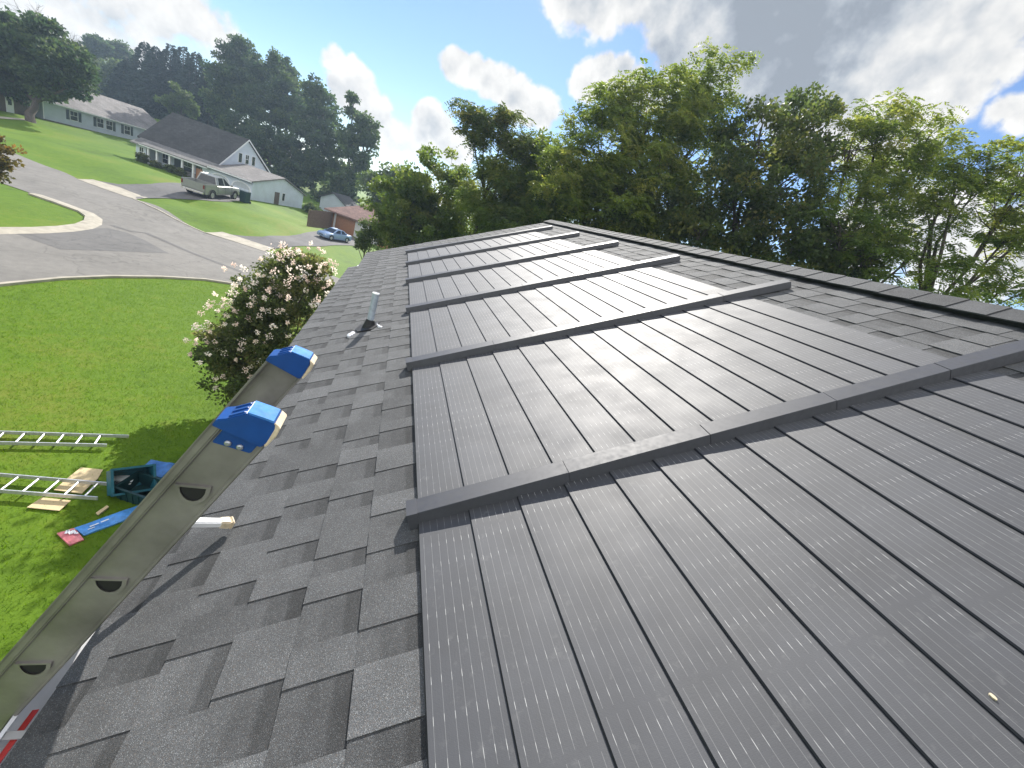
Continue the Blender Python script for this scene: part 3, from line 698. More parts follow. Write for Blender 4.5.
plate('wood_offcut', 'small pale stick of wood lying by the blue wrapper', 'wood stick', [(96,515),(107,507.5),(109,509),(98.5,516.8)], M['wood'], .03)
# crumpled blue sheet: gridded with folds
def draped(name, mat, pxs, nu, nv, amp, z, parent=None, seed=1):
    c = [Vector(hit(*q)) for q in pxs]; R_ = random.Random(seed); m_ = MB(); V = []
    for j in range(nv+1):
        for i in range(nu+1):
            u, v = i/nu, j/nv; p = (c[0]*(1-u)+c[1]*u)*(1-v)+(c[3]*(1-u)+c[2]*u)*v
            e = 1-max(abs(2*u-1), abs(2*v-1))**4
            V.append((p.x, p.y, hg(p.x, p.y)+z+amp*(.3+e)*(.5+.5*math.sin(u*9+v*4+seed))*(.6+.8*R_.random())))
    F_ = [(j*(nu+1)+i, j*(nu+1)+i+1, (j+1)*(nu+1)+i+1, (j+1)*(nu+1)+i) for j in range(nv) for i in range(nu)]
    N_ = len(V); m_.add(V+[(a, b, hg(a, b)+.004) for a, b, c_ in V], F_+[tuple(q+N_ for q in f[::-1]) for f in F_])
    bd = [i for i in range(nu+1)]+[j*(nu+1)+nu for j in range(1, nv+1)]+[nv*(nu+1)+i for i in range(nu-1, -1, -1)]+[j*(nu+1) for j in range(nv-1, 0, -1)]
    m_.add([], [])
    for a, b in zip(bd, bd[1:]+bd[:1]): m_.f.append((b, a, a+N_, b+N_)); m_.uv.append(None); m_.col.append(None)
    return m_.build(name, mat, parent, off=None if parent else (0, 0, 0), smooth=True)
o = draped('plastic_sheet', M['tarp'], [(137,472.5),(162,478.5),(176,465),(151,461)], 8, 7, .05, .03, seed=3); tag(o, 'flat blue plastic sheet on grass beyond the teal crates', 'plastic sheet')
wp = thing('shingle_wrapper', 'long blue printed wrapper with a pink end lying on grass', 'wrapper', hit(95, 528))
draped('wrapper_body', M['wrap_blue'], [(84,536.5),(126,521),(138,506.5),(74,529.5)], 16, 5, .035, .03, wp, 5)
draped('wrapper_end', M['wrap_pink'], [(69.5,546.5),(84,540.5),(74.5,529.3),(57,534.5)], 5, 5, .03, .03, wp, 2)
ik = MB()
def stroke(pxs, w=.03, z=.085):
    P = [Vector(hit(*q)) for q in pxs]
    for a, b in zip(P, P[1:]):
        d, n = quad_frame(a, b); q = [a-n*w/2, a+n*w/2, b+n*w/2, b-n*w/2]
        ik.add([(p.x, p.y, hg(p.x, p.y)+z) for p in q]+[(p.x, p.y, hg(p.x, p.y)+z-.004) for p in q], [(0,1,2,3),(7,6,5,4),(0,4,5,1),(1,5,6,2),(2,6,7,3),(3,7,4,0)])
stroke([(66,537),(68,533.5),(71,537.5),(73.5,533.5),(76,537),(78.5,536)], .035)
stroke([(90,530),(99,526.5)], .025); stroke([(101,525.5),(109,522.3)], .025); stroke([(88,533),(95,530.3)], .015)
ik.build('printed_mark', M['ink'], wp)
# teal crates: open boxes of real walls and a rim
def crate(label, loc, sz, rot, mat, matl=None):
    t = thing('plastic_crate', label, 'crate', loc)
    L_, W_, H_ = sz; th = .02; m_ = MB(); Mx = rot
    def bx_(c, s): 
        m_.box(Vector(loc)+Mx @ Vector(c), s, Mx)
    bx_((0, 0, th/2), (L_, W_, th))
    for sx in (-1, 1): bx_((sx*(L_-th)/2, 0, H_/2+th/2), (th, W_-2*th-.002, H_-th))
    for sy in (-1, 1): bx_((0, sy*(W_-th)/2, H_/2+th/2), (L_, th, H_-th))
    b = m_.build('crate_body', mat, t, bevel=.004)
    r = MB()
    for sx in (-1, 1): r.box(Vector(loc)+Mx @ Vector((sx*(L_+.018)/2, 0, H_-.02)), (.035, W_+.05, .04), Mx)
    for sy in (-1, 1): r.box(Vector(loc)+Mx @ Vector((0, sy*(W_+.018)/2, H_-.02)), (L_-.01, .035, .038), Mx)
    for k in range(-2, 3): 
        for sy in (-1, 1): r.box(Vector(loc)+Mx @ Vector((k*L_*.18, sy*(W_+.012)/2, H_*.45)), (.02, .016, H_*.8), Mx)
    r.build('crate_rim', mat, t, bevel=.004)
    return t
c0 = hit(117, 500)
R1 = Matrix.Rotation(rad(28), 3, 'Z') @ Matrix.Rotation(rad(52), 3, 'X') @ Matrix.Rotation(rad(12), 3, 'Y')
crate('teal open crate tipped on its side against the plywood, opening towards the roof', (c0[0]-.02, c0[1]+.42, hg(c0[0], c0[1])+.16), (.66, .50, .42), R1, M['teal'])
c1 = hit(140, 498)
R2 = Matrix.Rotation(rad(-20), 3, 'Z') @ Matrix.Rotation(rad(6), 3, 'X')
crate('dark green crate standing upright in shade, between teal crate and leaning ladder', (c1[0]+.06, c1[1]+.05, hg(c1[0], c1[1])+.01), (.72, .50, .34), R2, M['dark_teal'])
p = MB(); q = hit(122, 490); 
for k in range(5): p.box((q[0]+random.uniform(-.08, .08), q[1]+random.uniform(-.05, .05)+.05, hg(q[0], q[1])+.20+.025*k), (.26, .17, .02), Matrix.Rotation(random.uniform(-.4, .4), 3, 'Z'))
o = p.build('paper_stack', M['ink'], None, off=(0, 0, 0)); tag(o, 'white papers lying inside the tipped teal crate', 'papers')
# ================================================================ HOUSES ACROSS THE STREET
def slab(mb_, quad, th):                 # roof slab: quad of local points, thickness downwards
    P = [Vector(p) for p in quad]; mb_.add(P+[p-Vector((0, 0, th)) for p in P], [(0,1,2,3),(7,6,5,4),(0,4,5,1),(1,5,6,2),(2,6,7,3),(3,7,4,0)])
def window(root, x, z, w, h, y=0, axis='x', parent_name='window', shutters=False, muntin=True):
    f = MB(); t = .06
    def pt(a, d, zz): return (x+a, y-d, zz) if axis == 'x' else (x+d, y+a, zz)
    def bar(a0, a1, z0, z1, d0, d1): 
        A_, B_ = pt(a0, d0, z0), pt(a1, d1, z1); f.span([min(p, q) for p, q in zip(A_, B_)], [max(p, q) for p, q in zip(A_, B_)])
    bar(-w/2-t, -w/2, z-h/2-t, z+h/2+t, .0, .05); bar(w/2, w/2+t, z-h/2-t, z+h/2+t, .0, .05)
    bar(-w/2, w/2, z+h/2, z+h/2+t, .0, .05); bar(-w/2, w/2, z-h/2-t, z-h/2, .0, .06)
    if muntin: bar(-w/2, w/2, z-.02, z+.02, .0, .04); bar(-.015, .015, z+.02, z+h/2, .0, .035)
    o = f.build('window', M['white_trim'], root)
    g_ = MB(); A_, B_ = pt(-w/2, .005, z-h/2), pt(w/2, .02, z+h/2); g_.span([min(p, q) for p, q in zip(A_, B_)], [max(p, q) for p, q in zip(A_, B_)])
    g_.build('pane', M['glass'], o)
    if shutters:
        for sgn in shutters:
            s_ = MB(); A_, B_ = pt(sgn*(w/2+t+.02), .0, z-h/2-.05), pt(sgn*(w/2+t+.44), .045, z+h/2+.05); s_.span([min(p, q) for p, q in zip(A_, B_)], [max(p, q) for p, q in zip(A_, B_)])
            s_.build('shutter', M['shutter'], root)
    return o
def gable_roof(root, x0, x1, yf, zf, yr, zr, yb, zb, mat, th=.16, name='roof'):
    r = MB(); slab(r, [(x0, yf, zf), (x1, yf, zf), (x1, yr, zr), (x0, yr, zr)], th); slab(r, [(x0, yr, zr+.002), (x1, yr, zr+.002), (x1, yb, zb), (x0, yb, zb)], th)
    return r.build(name, mat, root)
# --- house with the two-arch garage
O2 = (-30.73, 62.91, -5.5); A2 = math.atan2(-5.69, 13.76)
h2 = thing('house', 'white house with steep dark roof, gable windows and two-arch garage wing', 'house', O2, A2, local=True)
LM, DM, YR2, ZR2 = 9.3, 11.0, 5.6, 6.36
w2 = MB(); w2.span((.0, 1.5, -.9), (LM, DM, 2.25))
w2.prism([(LM-.14, .9, 2.252), (LM-.14, 10.7, 2.252), (LM-.14, YR2, ZR2-.2)], (.14, 0, 0)); w2.prism([(0, .9, 2.252), (0, 10.7, 2.252), (0, YR2, ZR2-.2)], (.14, 0, 0))
w2.span((0, 0, -.9), (1.3, 1.498, 1.86)); w2.span((8.5, .02, -.9), (LM+.1, 1.497, 1.95))
w2.build('wall', M['siding_white'], h2)
r2 = MB(); k1 = (1.15, 2.55)
slab(r2, [(-1.1, k1[0], k1[1]), (LM+.22, k1[0], k1[1]), (LM+.22, YR2, ZR2), (-1.1, YR2, ZR2)], .18); slab(r2, [(-1.1, YR2, ZR2+.002), (LM+.22, YR2, ZR2+.002), (LM+.22, 11.5, 2.0), (-1.1, 11.5, 2.0)], .18)
rr = r2.build('roof', M['roof_dark'], h2)
r3 = MB(); slab(r3, [(.9, -.5, 1.98), (LM+.2, -.5, 2.04), (LM+.2, k1[0]+.02, k1[1]+.02), (.9, k1[0]+.02, k1[1]-.02)], .12)
slab(r3, [(-.3, -.45, 1.86), (.88, -.45, 1.86), (.88, k1[0], k1[1]-.03), (-.6, k1[0], k1[1]-.03)], .12); r3.build('porch_roof', M['roof_pale'], h2)
tr = MB(); tr.span((.9, -.52, 1.80), (LM+.2, -.40, 1.90)); 
tr.prism([(LM+.225, k1[0], k1[1]-.02), (LM+.225, YR2, ZR2-.01), (LM+.225, YR2, ZR2-.2), (LM+.225, k1[0], k1[1]-.22)], (.03, 0, 0)); tr.prism([(LM+.225, 11.5, 1.99), (LM+.225, YR2, ZR2-.01), (LM+.225, YR2, ZR2-.2), (LM+.225, 11.5, 1.8)], (.03, 0, 0))
tr.build('trim', M['white_trim'], h2)
for xx in (1.85, 2.95, 4.6, 6.2, 7.6): 
    q = MB(); q.span((xx-.09, -.3, -.8), (xx+.09, -.12, 1.80)); q.build('porch_post', M['white_trim'], h2)
st_ = MB(); st_.span((3.6, 1.30, -.8), (8.48, 1.49, .55)); st_.build('stone_skirt', M['stone'], h2)
bp = MB(); bp.span((7.75, .0, -.5), (8.55, .016, 1.45)); bp.build('brown_panel', M['brick'], h2)
for (xx, ww) in ((.75, .5), (2.3, .7), (5.2, 1.4), (7.0, 1.3)): window(h2, xx, 1.05, ww, 1.0, 1.5 if xx > 1.3 else 0, 'x')
dr = MB(); dr.span((3.5, 1.45, -.7), (4.3, 1.495, 1.5)); dr.build('door', M['shutter'], h2)
for yy, ww in ((4.6, .55), (5.75, .55), (6.85, .55)): window(h2, LM, 3.95, ww, 1.05, yy, 'y', muntin=(abs(yy-5.75) < .1))
# garage wing
GX1, GD = 14.89, 9.65; w3 = MB(); w3.span((LM+.11, .02, -.9), (GX1, GD, 1.86))
w3.prism([(GX1-.2, .02, 1.862), (GX1-.2, GD, 1.862), (GX1-.2, 9.2, 2.05), (GX1-.2, 5.3, 3.2), (GX1-.2, .2, 2.1)], (.2, 0, 0)); w3.build('garage_wall', M['siding_white'], h2)
gable_roof(h2, LM+.24, GX1+.25, -.45, 2.16, 5.3, 3.40, 10.0, 1.86, M['roof_tan'], .13, 'garage_roof')
t3 = MB(); t3.span((LM+.25, -.47, 1.99), (GX1+.25, -.455, 2.13)); t3.build('garage_trim', M['white_trim'], h2)
def arch_door(x0, x1):
    n = 9; w_ = x1-x0; zs = 1.05; zt = 1.62
    arc = [(x0+w_/2-math.cos(math.pi*k/n)*w_/2, zs+(zt-zs)*math.sin(math.pi*k/n)) for k in range(n+1)]
    poly = [(x0, -.3)]+arc+[(x1, -.3)]
    d_ = MB(); d_.prism([(a, .018, b) for a, b in poly], (0, -.035, 0)); o = d_.build('garage_door', paintc('garage_door_white', (.42,.45,.48)), h2)
    f_ = MB(); 
    out = [(x0-.12, -.3)]+[(x0+w_/2-math.cos(math.pi*k/n)*(w_/2+.12), zs+(zt-zs+.12)*math.sin(math.pi*k/n)) for k in range(n+1)]+[(x1+.12, -.3)]
    for k in range(len(poly)-1):
        f_.prism([(poly[k][0], .018, poly[k][1]), (poly[k+1][0], .018, poly[k+1][1]), (out[k+1][0], .018, out[k+1][1]), (out[k][0], .018, out[k][1])], (0, -.07, 0))
    f_.build('door_frame', M['white_trim'], o)
    p_ = MB()
    for a in range(4):
        for b in range(3): p_.span((x0+.12+a*(w_-.2)/4, -.024, -.2+b*.45), (x0+.05+(a+1)*(w_-.2)/4, -.018, .15+b*.45))
    p_.build('door_panel', M['siding_white'], o)
PC = {}
def paintc(n, c):
    if n not in PC: PC[n] = paint(n, c, .5)
    return PC[n]
arch_door(9.75, 11.95); arch_door(12.45, 14.65)
dd = MB(); dd.span((GX1+.002, 3.9, -.5), (GX1+.05, 4.75, 1.5)); dd.build('side_door', M['brown_wall'], h2)
window(h2, GX1, 1.05, .5, .9, 5.55, 'y', muntin=False)
# --- pale rambler up the street
O1 = (-48.07, 77.76, -5.62); A1 = math.atan2(12.1, 4.18)
h1 = thing('house', 'long pale one-storey house with dark green shutters behind big tree', 'house', O1, A1, local=True)
L1, D1, Y1r, Z1r = 19.6, 10.5, 5.3, 5.25
w1 = MB(); w1.span((0, 0, -.6), (L1, D1, 2.5)); 
for xx in (0, L1-.15): w1.prism([(xx, .0, 2.502), (xx, D1, 2.502), (xx, Y1r, Z1r-.2)], (.15, 0, 0))
w1.build('wall', M['siding_blue'], h1)
gable_roof(h1, -.4, L1+.4, -.45, 2.46, Y1r, Z1r, D1+.5, 2.4, M['roof_tan'], .16)
t1_ = MB(); t1_.span((-.4, -.47, 2.30), (L1+.4, -.455, 2.44)); t1_.span((0, -.012, -.3), (.12, -.002, 2.44)); t1_.build('trim', M['white_trim'], h1)
f1 = MB(); f1.span((.0, -.02, -.6), (L1, -.004, .12)); f1.build('foundation', M['brown_wall'], h1)
window(h1, 3.85, 1.45, 1.0, 1.15, 0, 'x', shutters=(-1, 1)); window(h1, 7.55, 1.45, .95, 1.2, 0, 'x', shutters=(-1,)); window(h1, 8.9, 1.45, .95, 1.2, 0, 'x', shutters=(1,))
window(h1, 11.8, 1.45, .95, 1.2, 0, 'x', shutters=(-1, 1)); window(h1, 16, 1.45, .95, 1.2, 0, 'x', shutters=(-1, 1))
# --- dark house in the shade of the big tree
pA, pB = hit(-30, 106), hit(40, 119.5); d0 = Vector(pB)-Vector(pA); A0 = math.atan2(d0.y, d0.x)
h0 = thing('house', 'dark brown house with a white door in shade of the big tree', 'house', (pA[0], pA[1], ht(pA[0], pA[1])-.1), A0, local=True)
L0_ = d0.length*.93; w0 = MB(); w0.span((0, .8, -.6), (L0_, 8, 2.6))
for xx in (0, L0_-.15): w0.prism([(xx, .8, 2.602), (xx, 8, 2.602), (xx, 4.4, 4.2)], (.15, 0, 0))
w0.build('wall', M['brown_wall'], h0); gable_roof(h0, -.4, L0_+.4, .2, 2.5, 4.4, 4.45, 8.6, 2.5, M['roof_dark'], .15)
for fr in (.70,):
    q = MB(); q.span((L0_*fr-.5, .74, -.2), (L0_*fr+.5, .797, 2.05)); dq = q.build('door', M['white_trim'], h0)
    q = MB(); q.span((L0_*fr-.25, .728, 1.1), (L0_*fr+.25, .738, 1.8)); q.build('door_glass', M['glass'], dq)
window(h0, L0_*.32, 1.3, 1.0, 1.1, .8, 'x')
# --- brown-roofed house down the slope
sc = Vector(hit(350, 228)); pA = Vector(hit(334, 229)); pB = Vector(hit(372, 239)); A3 = rad(-30)
h3 = thing('house', 'small house with red-brown hip roof and white garage door beyond car', 'house', (-8.2, 56.2, ht(-7, 57)), A3, local=True)
w4 = MB(); w4.span((.0, .0, -.8), (8.2, 7, 2.15)); w4.build('wall', M['brick'], h3)
r4 = MB(); E_ = .55; rx0, rx1, ry = 3.0, 5.2, 3.5
b4 = [(-E_, -E_, 2.1), (8.2+E_, -E_, 2.1), (8.2+E_, 7+E_, 2.1), (-E_, 7+E_, 2.1)]; t4 = [(rx0, ry, 4.1), (rx1, ry, 4.1)]
r4.add(b4+t4+[(a, b, c-.16) for a, b, c in b4], [(0,1,5,4),(1,2,5),(2,3,4,5),(3,0,4),(0,6,7,1),(1,7,8,2),(2,8,9,3),(3,9,6,0),(9,8,7,6)]); r4.build('roof', M['roof_brown'], h3)
q = MB(); q.span((3.6, -.045, -.4), (7.0, -.004, 1.85)); dq = q.build('garage_door', paintc('dull_white_door', (.55,.55,.53)), h3)
q = MB(); 
for k in range(4): q.span((3.65, -.055, -.3+k*.54), (6.95, -.047, .18+k*.54))
q.build('door_panel', paintc('dull_white_door', (.55,.55,.53)), dq)
q = MB(); q.span((.6, -.045, -.4), (.85, -.004, 2.0)); q.build('trim', M['white_trim'], h3)
# pale shed behind it
sp = Vector(dep(339, 206, 66)); h4 = thing('shed', 'pale blue shed with dark roof half hidden behind red-brown roof', 'shed', (sp.x, sp.y, ht(sp.x, sp.y)), rad(-25), local=True)
zt = sp.z-ht(sp.x, sp.y)
w5 = MB(); w5.span((-2.0, -2.0, -.5), (2.2, 2, zt+.6)); w5.prism([(-2.0, -2.0, zt+.602), (2.2, -2.0, zt+.602), (.1, -2.0, zt+1.7)], (0, 4, 0)); w5.build('wall', M['siding_blue'], h4)
r5 = MB(); slab(r5, [(-2.3, 2.3, zt+.55), (-2.3, -2.3, zt+.55), (.1, -2.3, zt+1.85), (.1, 2.3, zt+1.85)], .1); slab(r5, [(.1, 2.3, zt+1.852), (.1, -2.3, zt+1.852), (2.5, -2.3, zt+.55), (2.5, 2.3, zt+.55)], .1); r5.build('roof', M['roof_dark'], h4)
# board fence
fA, fB = Vector(hit(308, 226.5)), Vector(hit(332, 228)); fd = fB-fA; fc = thing('fence', 'weathered brown board fence between garage wing and red-brown roofed house', 'fence', (fA.x, fA.y, ht(fA.x, fA.y)), math.atan2(fd.y, fd.x), local=True)
bd_ = MB(); L_ = fd.length*1.05; k = 0
while k*.16 < L_: 
    bd_.span((k*.16, -.012, -.3), (k*.16+.15, .012, 1.75+random.uniform(-.03, .03))); k += 1
bd_.build('fence_boards', M['fence_wood'], fc)
rl = MB(); rl.span((0, .013, .4), (L_, .06, .5)); rl.span((0, .013, 1.35), (L_, .06, 1.45)); rl.build('fence_rail', M['fence_wood'], fc)
k = 0
while k < L_: 
    q = MB(); q.span((k, .061, -.4), (k+.1, .16, 1.7)); q.build('fence_post', M['fence_wood'], fc); k += 2.2
# bin at the garage corner
bpnt = hit(244.5, 202.5); bn = thing('trash_bin', 'dark wheeled bin standing against the garage wing corner', 'bin', bpnt)
q = MB(); q.box((bpnt[0], bpnt[1], bpnt[2]+.55), (.62, .7, 1.05), Matrix.Rotation(A2, 3, 'Z'), 1.12); q.build('bin_body', M['dark_teal'], bn, bevel=.03)
q = MB(); q.box((bpnt[0], bpnt[1], bpnt[2]+1.11), (.76, .84, .07), Matrix.Rotation(A2, 3, 'Z'), .9); q.build('bin_lid', M['dark_teal'], bn, bevel=.02)
for sx in (-.3, .3):
    q = MB(); v = Matrix.Rotation(A2, 3, 'Z') @ Vector((sx, .38, .12)); v2 = Matrix.Rotation(A2, 3, 'Z') @ Vector((sx+.05, .38, .12)); c = Vector(bpnt); q.tube([c+v, c+v2], .12, 12); q.build('wheel', M['tyre'], bn)
# lamp post globe seen over the garage roof
lp_ = Vector(dep(272, 166, 68)); gz_ = ht(lp_.x, lp_.y); lt = thing('lamp_post', 'thin lamp post with a white globe behind the garage wing', 'lamp post', (lp_.x, lp_.y, gz_))
q = MB(); q.tube([(lp_.x, lp_.y, gz_), (lp_.x, lp_.y, lp_.z-.15)], [.05, .035], 8); q.build('pole', M['cover_edge'], lt)
q = MB(); q.tube([(lp_.x, lp_.y, lp_.z-.2+.04*k) for k in range(10)], [.06,.13,.17,.19,.2,.2,.19,.17,.13,.05], 12); q.build('globe', M['white_trim'], lt, smooth=True)
# ================================================================ VEHICLES (local x forward, z up, origin on the ground)
def loft(mb_, secs):                     # secs: list of closed rings with equal counts
    n = len(secs[0]); vs = [p for s in secs for p in s]; fs = []
    for i in range(len(secs)-1):
        for k in range(n): fs.append((i*n+k, i*n+(k+1) % n, (i+1)*n+(k+1) % n, (i+1)*n+k))
    fs.append(tuple(range(n))[::-1]); fs.append(tuple((len(secs)-1)*n+k for k in range(n))); mb_.add(vs, fs)
def ring(x, zb, zt, hw, r=.10, crown=.02, tuck=.05):
    return [(x, -hw+tuck, zb), (x, -hw, zb+r), (x, -hw, (zb+zt)/2+.05), (x, -hw+.03, zt-r*.6), (x, -hw+r*1.1, zt), (x, 0, zt+crown), (x, hw-r*1.1, zt), (x, hw-.03, zt-r*.6), (x, hw, (zb+zt)/2+.05), (x, hw, zb+r), (x, hw-tuck, zb)]
def wheel(root, x, y, r, w_, out):
    t = MB(); t.tube([(x, y-w_/2, r), (x, y-w_/2+.02, r), (x, y+w_/2-.02, r), (x, y+w_/2, r)], [r*.93, r, r, r*.93], 22); wh = t.build('wheel', M['tyre'], root, smooth=True)
    q = MB(); yo = y+out*(w_/2+.004); q.tube([(x, yo-.01*out, r), (x, yo, r), (x, yo+.012*out, r)], [r*.64, r*.62, r*.2], 18); 
    q.build('rim', M['rim'], wh)
    a = MB(); ya = y+out*(w_/2-.075)
    n = 14
    vs = []
    for rr_ in (r*1.06, r*1.30): vs += [(x+math.cos(math.pi*k/n)*rr_, ya+out*.105, r+math.sin(math.pi*k/n)*rr_) for k in range(n+1)]
    a.add(vs+[(p[0], p[1]-out*.05, p[2]) for p in vs], [(k, k+1, n+2+k, n+1+k) for k in range(n)]+[(k, k+1, k+1+2*n+2, k+2*n+2) for k in range(n)]); a.build('wheel_arch', M['cover_edge'], wh)
def greenhouse(root, secs_low, secs_top, paintm, name='cabin'):
    # secs: (x, halfwidth, z) lists front to back, lower and upper loops -> pillars painted, glass set proud
    m_ = MB(); lo = [(x, -w_, z) for x, w_, z in secs_low]+[(x, w_, z) for x, w_, z in secs_low[::-1]]; up = [(x, -w_, z) for x, w_, z in secs_top]+[(x, w_, z) for x, w_, z in secs_top[::-1]]
    n = len(lo); m_.add(lo+up, [(k, (k+1) % n, (k+1) % n+n, k+n) for k in range(n)]+[tuple(range(n, 2*n))]); o = m_.build(name, paintm, root)
    return o
def glass(root, quad, inset=.08, name='window', off=.008):
    P = [Vector(p) for p in quad]; c = sum(P, Vector())/4; nrm = (P[1]-P[0]).cross(P[3]-P[0]).normalized(); 
    Q = []
    for p in P: d = c-p; Q.append(p+d.normalized()*min(inset, d.length*.4)+nrm*off)
    m_ = MB(); m_.add(Q+[q-nrm*.004 for q in Q], [(0,1,2,3),(7,6,5,4),(0,4,5,1),(1,5,6,2),(2,6,7,3),(3,7,4,0)]); return m_.build(name, M['glass'], root)
def truck(loc, yaw, pitch=0, sc=1.0):
    t = thing('pickup_truck', 'pale silver-green crew-cab pickup parked on the upper driveway by the garage', 'pickup truck', loc, yaw, local=True)
    t.rotation_euler = (0, pitch, yaw); t.scale = (sc,)*3
    P_ = M['truck_paint']; b = MB()
    loft(b, [ring(2.88, .50, .92, .80), ring(2.80, .42, 1.06, .90), ring(2.0, .40, 1.14, .96), ring(1.30, .40, 1.18, .97), ring(-.9, .40, 1.20, .97), ring(-.92, .40, 1.20, .97)])
    b.build('body', P_, t, smooth=True)
    bd = MB(); W_ = .96
    bd.span((-2.72, -W_, .42), (-.94, -W_+.09, 1.26)); bd.span((-2.72, W_-.09, .42), (-.94, W_, 1.26)); bd.span((-2.71, -W_+.091, .45), (-.95, W_-.091, .62)); bd.span((-.98, -W_+.091, .621), (-.945, W_-.091, 1.24)); bd.build('bed', P_, t, bevel=.03)
    tg = MB(); tg.span((-2.80, -W_+.02, .62), (-2.725, W_-.02, 1.25)); tg.build('tailgate', P_, t, bevel=.02)
    bm_ = MB(); bm_.span((-2.98, -.9, .42), (-2.81, .9, .60)); bm_.build('bumper', M['chrome'], t, bevel=.04); bm_ = MB(); bm_.span((2.86, -.88, .42), (3.0, .88, .64)); bm_.build('bumper', M['chrome'], t, bevel=.04)
    lo = [(1.42, .86, 1.17), (1.30, .90, 1.19), (-.75, .90, 1.21), (-.90, .86, 1.21)]; up = [(.52, .66, 1.83), (.42, .70, 1.86), (-.62, .70, 1.86), (-.72, .66, 1.84)]
    greenhouse(t, lo, up, P_)
    glass(t, [(1.42, .86, 1.17), (1.42, -.86, 1.17), (.52, -.66, 1.83), (.52, .66, 1.83)][::-1], .09, 'windscreen')
    glass(t, [(-.90, -.86, 1.21), (-.90, .86, 1.21), (-.72, .66, 1.84), (-.72, -.66, 1.84)][::-1], .10, 'rear_window')
    for sg in (-1, 1):
        for a0, a1, b0, b1 in ((1.18, .32, .42, .24), (.22, -.70, .16, -.58)):
            q = [(a0, sg*.9, 1.20), (a1, sg*.9, 1.20), (b1, sg*.705, 1.85), (b0, sg*.705, 1.85)]
            glass(t, q if sg > 0 else q[::-1], .07, 'side_window', -.01 if False else .010)
        l_ = MB(); l_.span((-2.83, sg*.86-.06, .86), (-2.795, sg*.86+.06, 1.16)); l_.build('taillight', M['lamp_red'], t)
        l_ = MB(); l_.span((2.80, sg*.70-.14, .74), (2.90, sg*.70+.14, .92)); l_.build('headlight', M['lamp_clear'], t, bevel=.02)
        mr = MB(); mr.box((1.10, sg*1.06, 1.26), (.12, .18, .18)); mr.build('mirror', P_, t, bevel=.03)
        wheel(t, 1.90, sg*.86, .38, .26, sg); wheel(t, -1.72, sg*.86, .38, .26, sg)
        dh = MB(); dh.box((.20, sg*.975, 1.02), (.16, .02, .035)); dh.box((-.72, sg*.975, 1.02), (.16, .02, .035)); dh.build('door_handle', M['chrome'], t)
        ln_ = MB()
        for xx in (1.28, .27, -.88): ln_.span((xx-.006, sg*.968, .48), (xx+.006, sg*.974, 1.17))
        ln_.build('door_seam', M['dark_hole'], t)
    gr = MB(); gr.span((2.86, -.52, .70), (2.895, .52, .94)); gr.build('grille', M['cover_edge'], t)
    return t
pr_, pf_ = Vector((-17.24, 46.69, -5.29)), Vector((-16.57, 50.76, -5.13))
dv_ = (pf_-pr_); yaw = math.atan2(dv_.y, dv_.x); scl = .93*dv_.length/3.62
side_off = Vector((-math.sin(yaw), math.cos(yaw), 0))*.86*scl      # camera sees the right-hand wheels
mid = pr_+dv_.normalized()*(1.72*scl)+side_off
truck((mid.x, mid.y, (pr_.z+pf_.z)/2-.02), yaw, -math.asin(dv_.z/dv_.length), scl)
def sedan(loc, yaw, sc=1.0):
    t = thing('sedan_car', 'pale blue sedan parked on the lower driveway facing the street', 'car', loc, yaw, local=True); t.scale = (sc,)*3
    P_ = M['car_paint']; b = MB()
    loft(b, [ring(2.28, .34, .58, .62), ring(2.18, .24, .70, .78), ring(1.7, .20, .80, .86), ring(1.0, .20, .90, .88), ring(-1.2, .20, .96, .88), ring(-1.9, .22, .96, .85), ring(-2.22, .30, .90, .76), ring(-2.28, .38, .78, .68)]); b.build('body', P_, t, smooth=True)
    lo = [(1.12, .76, .89), (.98, .80, .91), (-1.30, .80, .96), (-1.48, .74, .96)]; up = [(.34, .56, 1.36), (.22, .60, 1.39), (-.75, .60, 1.39), (-.88, .56, 1.36)]
    greenhouse(t, lo, up, P_)
    glass(t, [(1.12, .76, .89), (1.12, -.76, .89), (.34, -.56, 1.36), (.34, .56, 1.36)][::-1], .06, 'windscreen'); glass(t, [(-1.48, -.74, .96), (-1.48, .74, .96), (-.88, .56, 1.36), (-.88, -.56, 1.36)][::-1], .06, 'rear_window')
    for sg in (-1, 1):
        for a0, a1, b0, b1 in ((.90, -.20, .20, -.24), (-.28, -1.22, -.32, -.72)):
            q = [(a0, sg*.80, .93), (a1, sg*.80, .94), (b1, sg*.605, 1.38), (b0, sg*.605, 1.38)]; glass(t, q if sg > 0 else q[::-1], .05, 'side_window')
        l_ = MB(); l_.box((2.17, sg*.58, .62), (.12, .28, .12), Matrix.Rotation(sg*-.25, 3, 'Z')); l_.build('headlight', M['lamp_clear'], t, bevel=.02)
        l_ = MB(); l_.box((-2.24, sg*.56, .76), (.08, .26, .13)); l_.build('taillight', M['lamp_red'], t, bevel=.02)
        mr = MB(); mr.box((.82, sg*.94, .97), (.10, .15, .11)); mr.build('mirror', P_, t, bevel=.03)
        wheel(t, 1.38, sg*.78, .31, .2, sg); wheel(t, -1.32, sg*.78, .31, .2, sg)
    g_ = MB(); g_.span((2.24, -.3, .44), (2.30, .3, .56)); g_.build('grille', M['cover_edge'], t)
    pl = MB(); pl.span((2.285, -.2, .36), (2.31, .2, .44)); pl.build('bumper', P_, t)
    return t
cf, cr = Vector(hit(319.5, 239.5)), Vector(hit(343, 239.5)); dv_ = cf-cr
sedan((-6.2, 46.8, ht(-6.2, 46.8)+.05), math.atan2(-.8, -.6), .80)
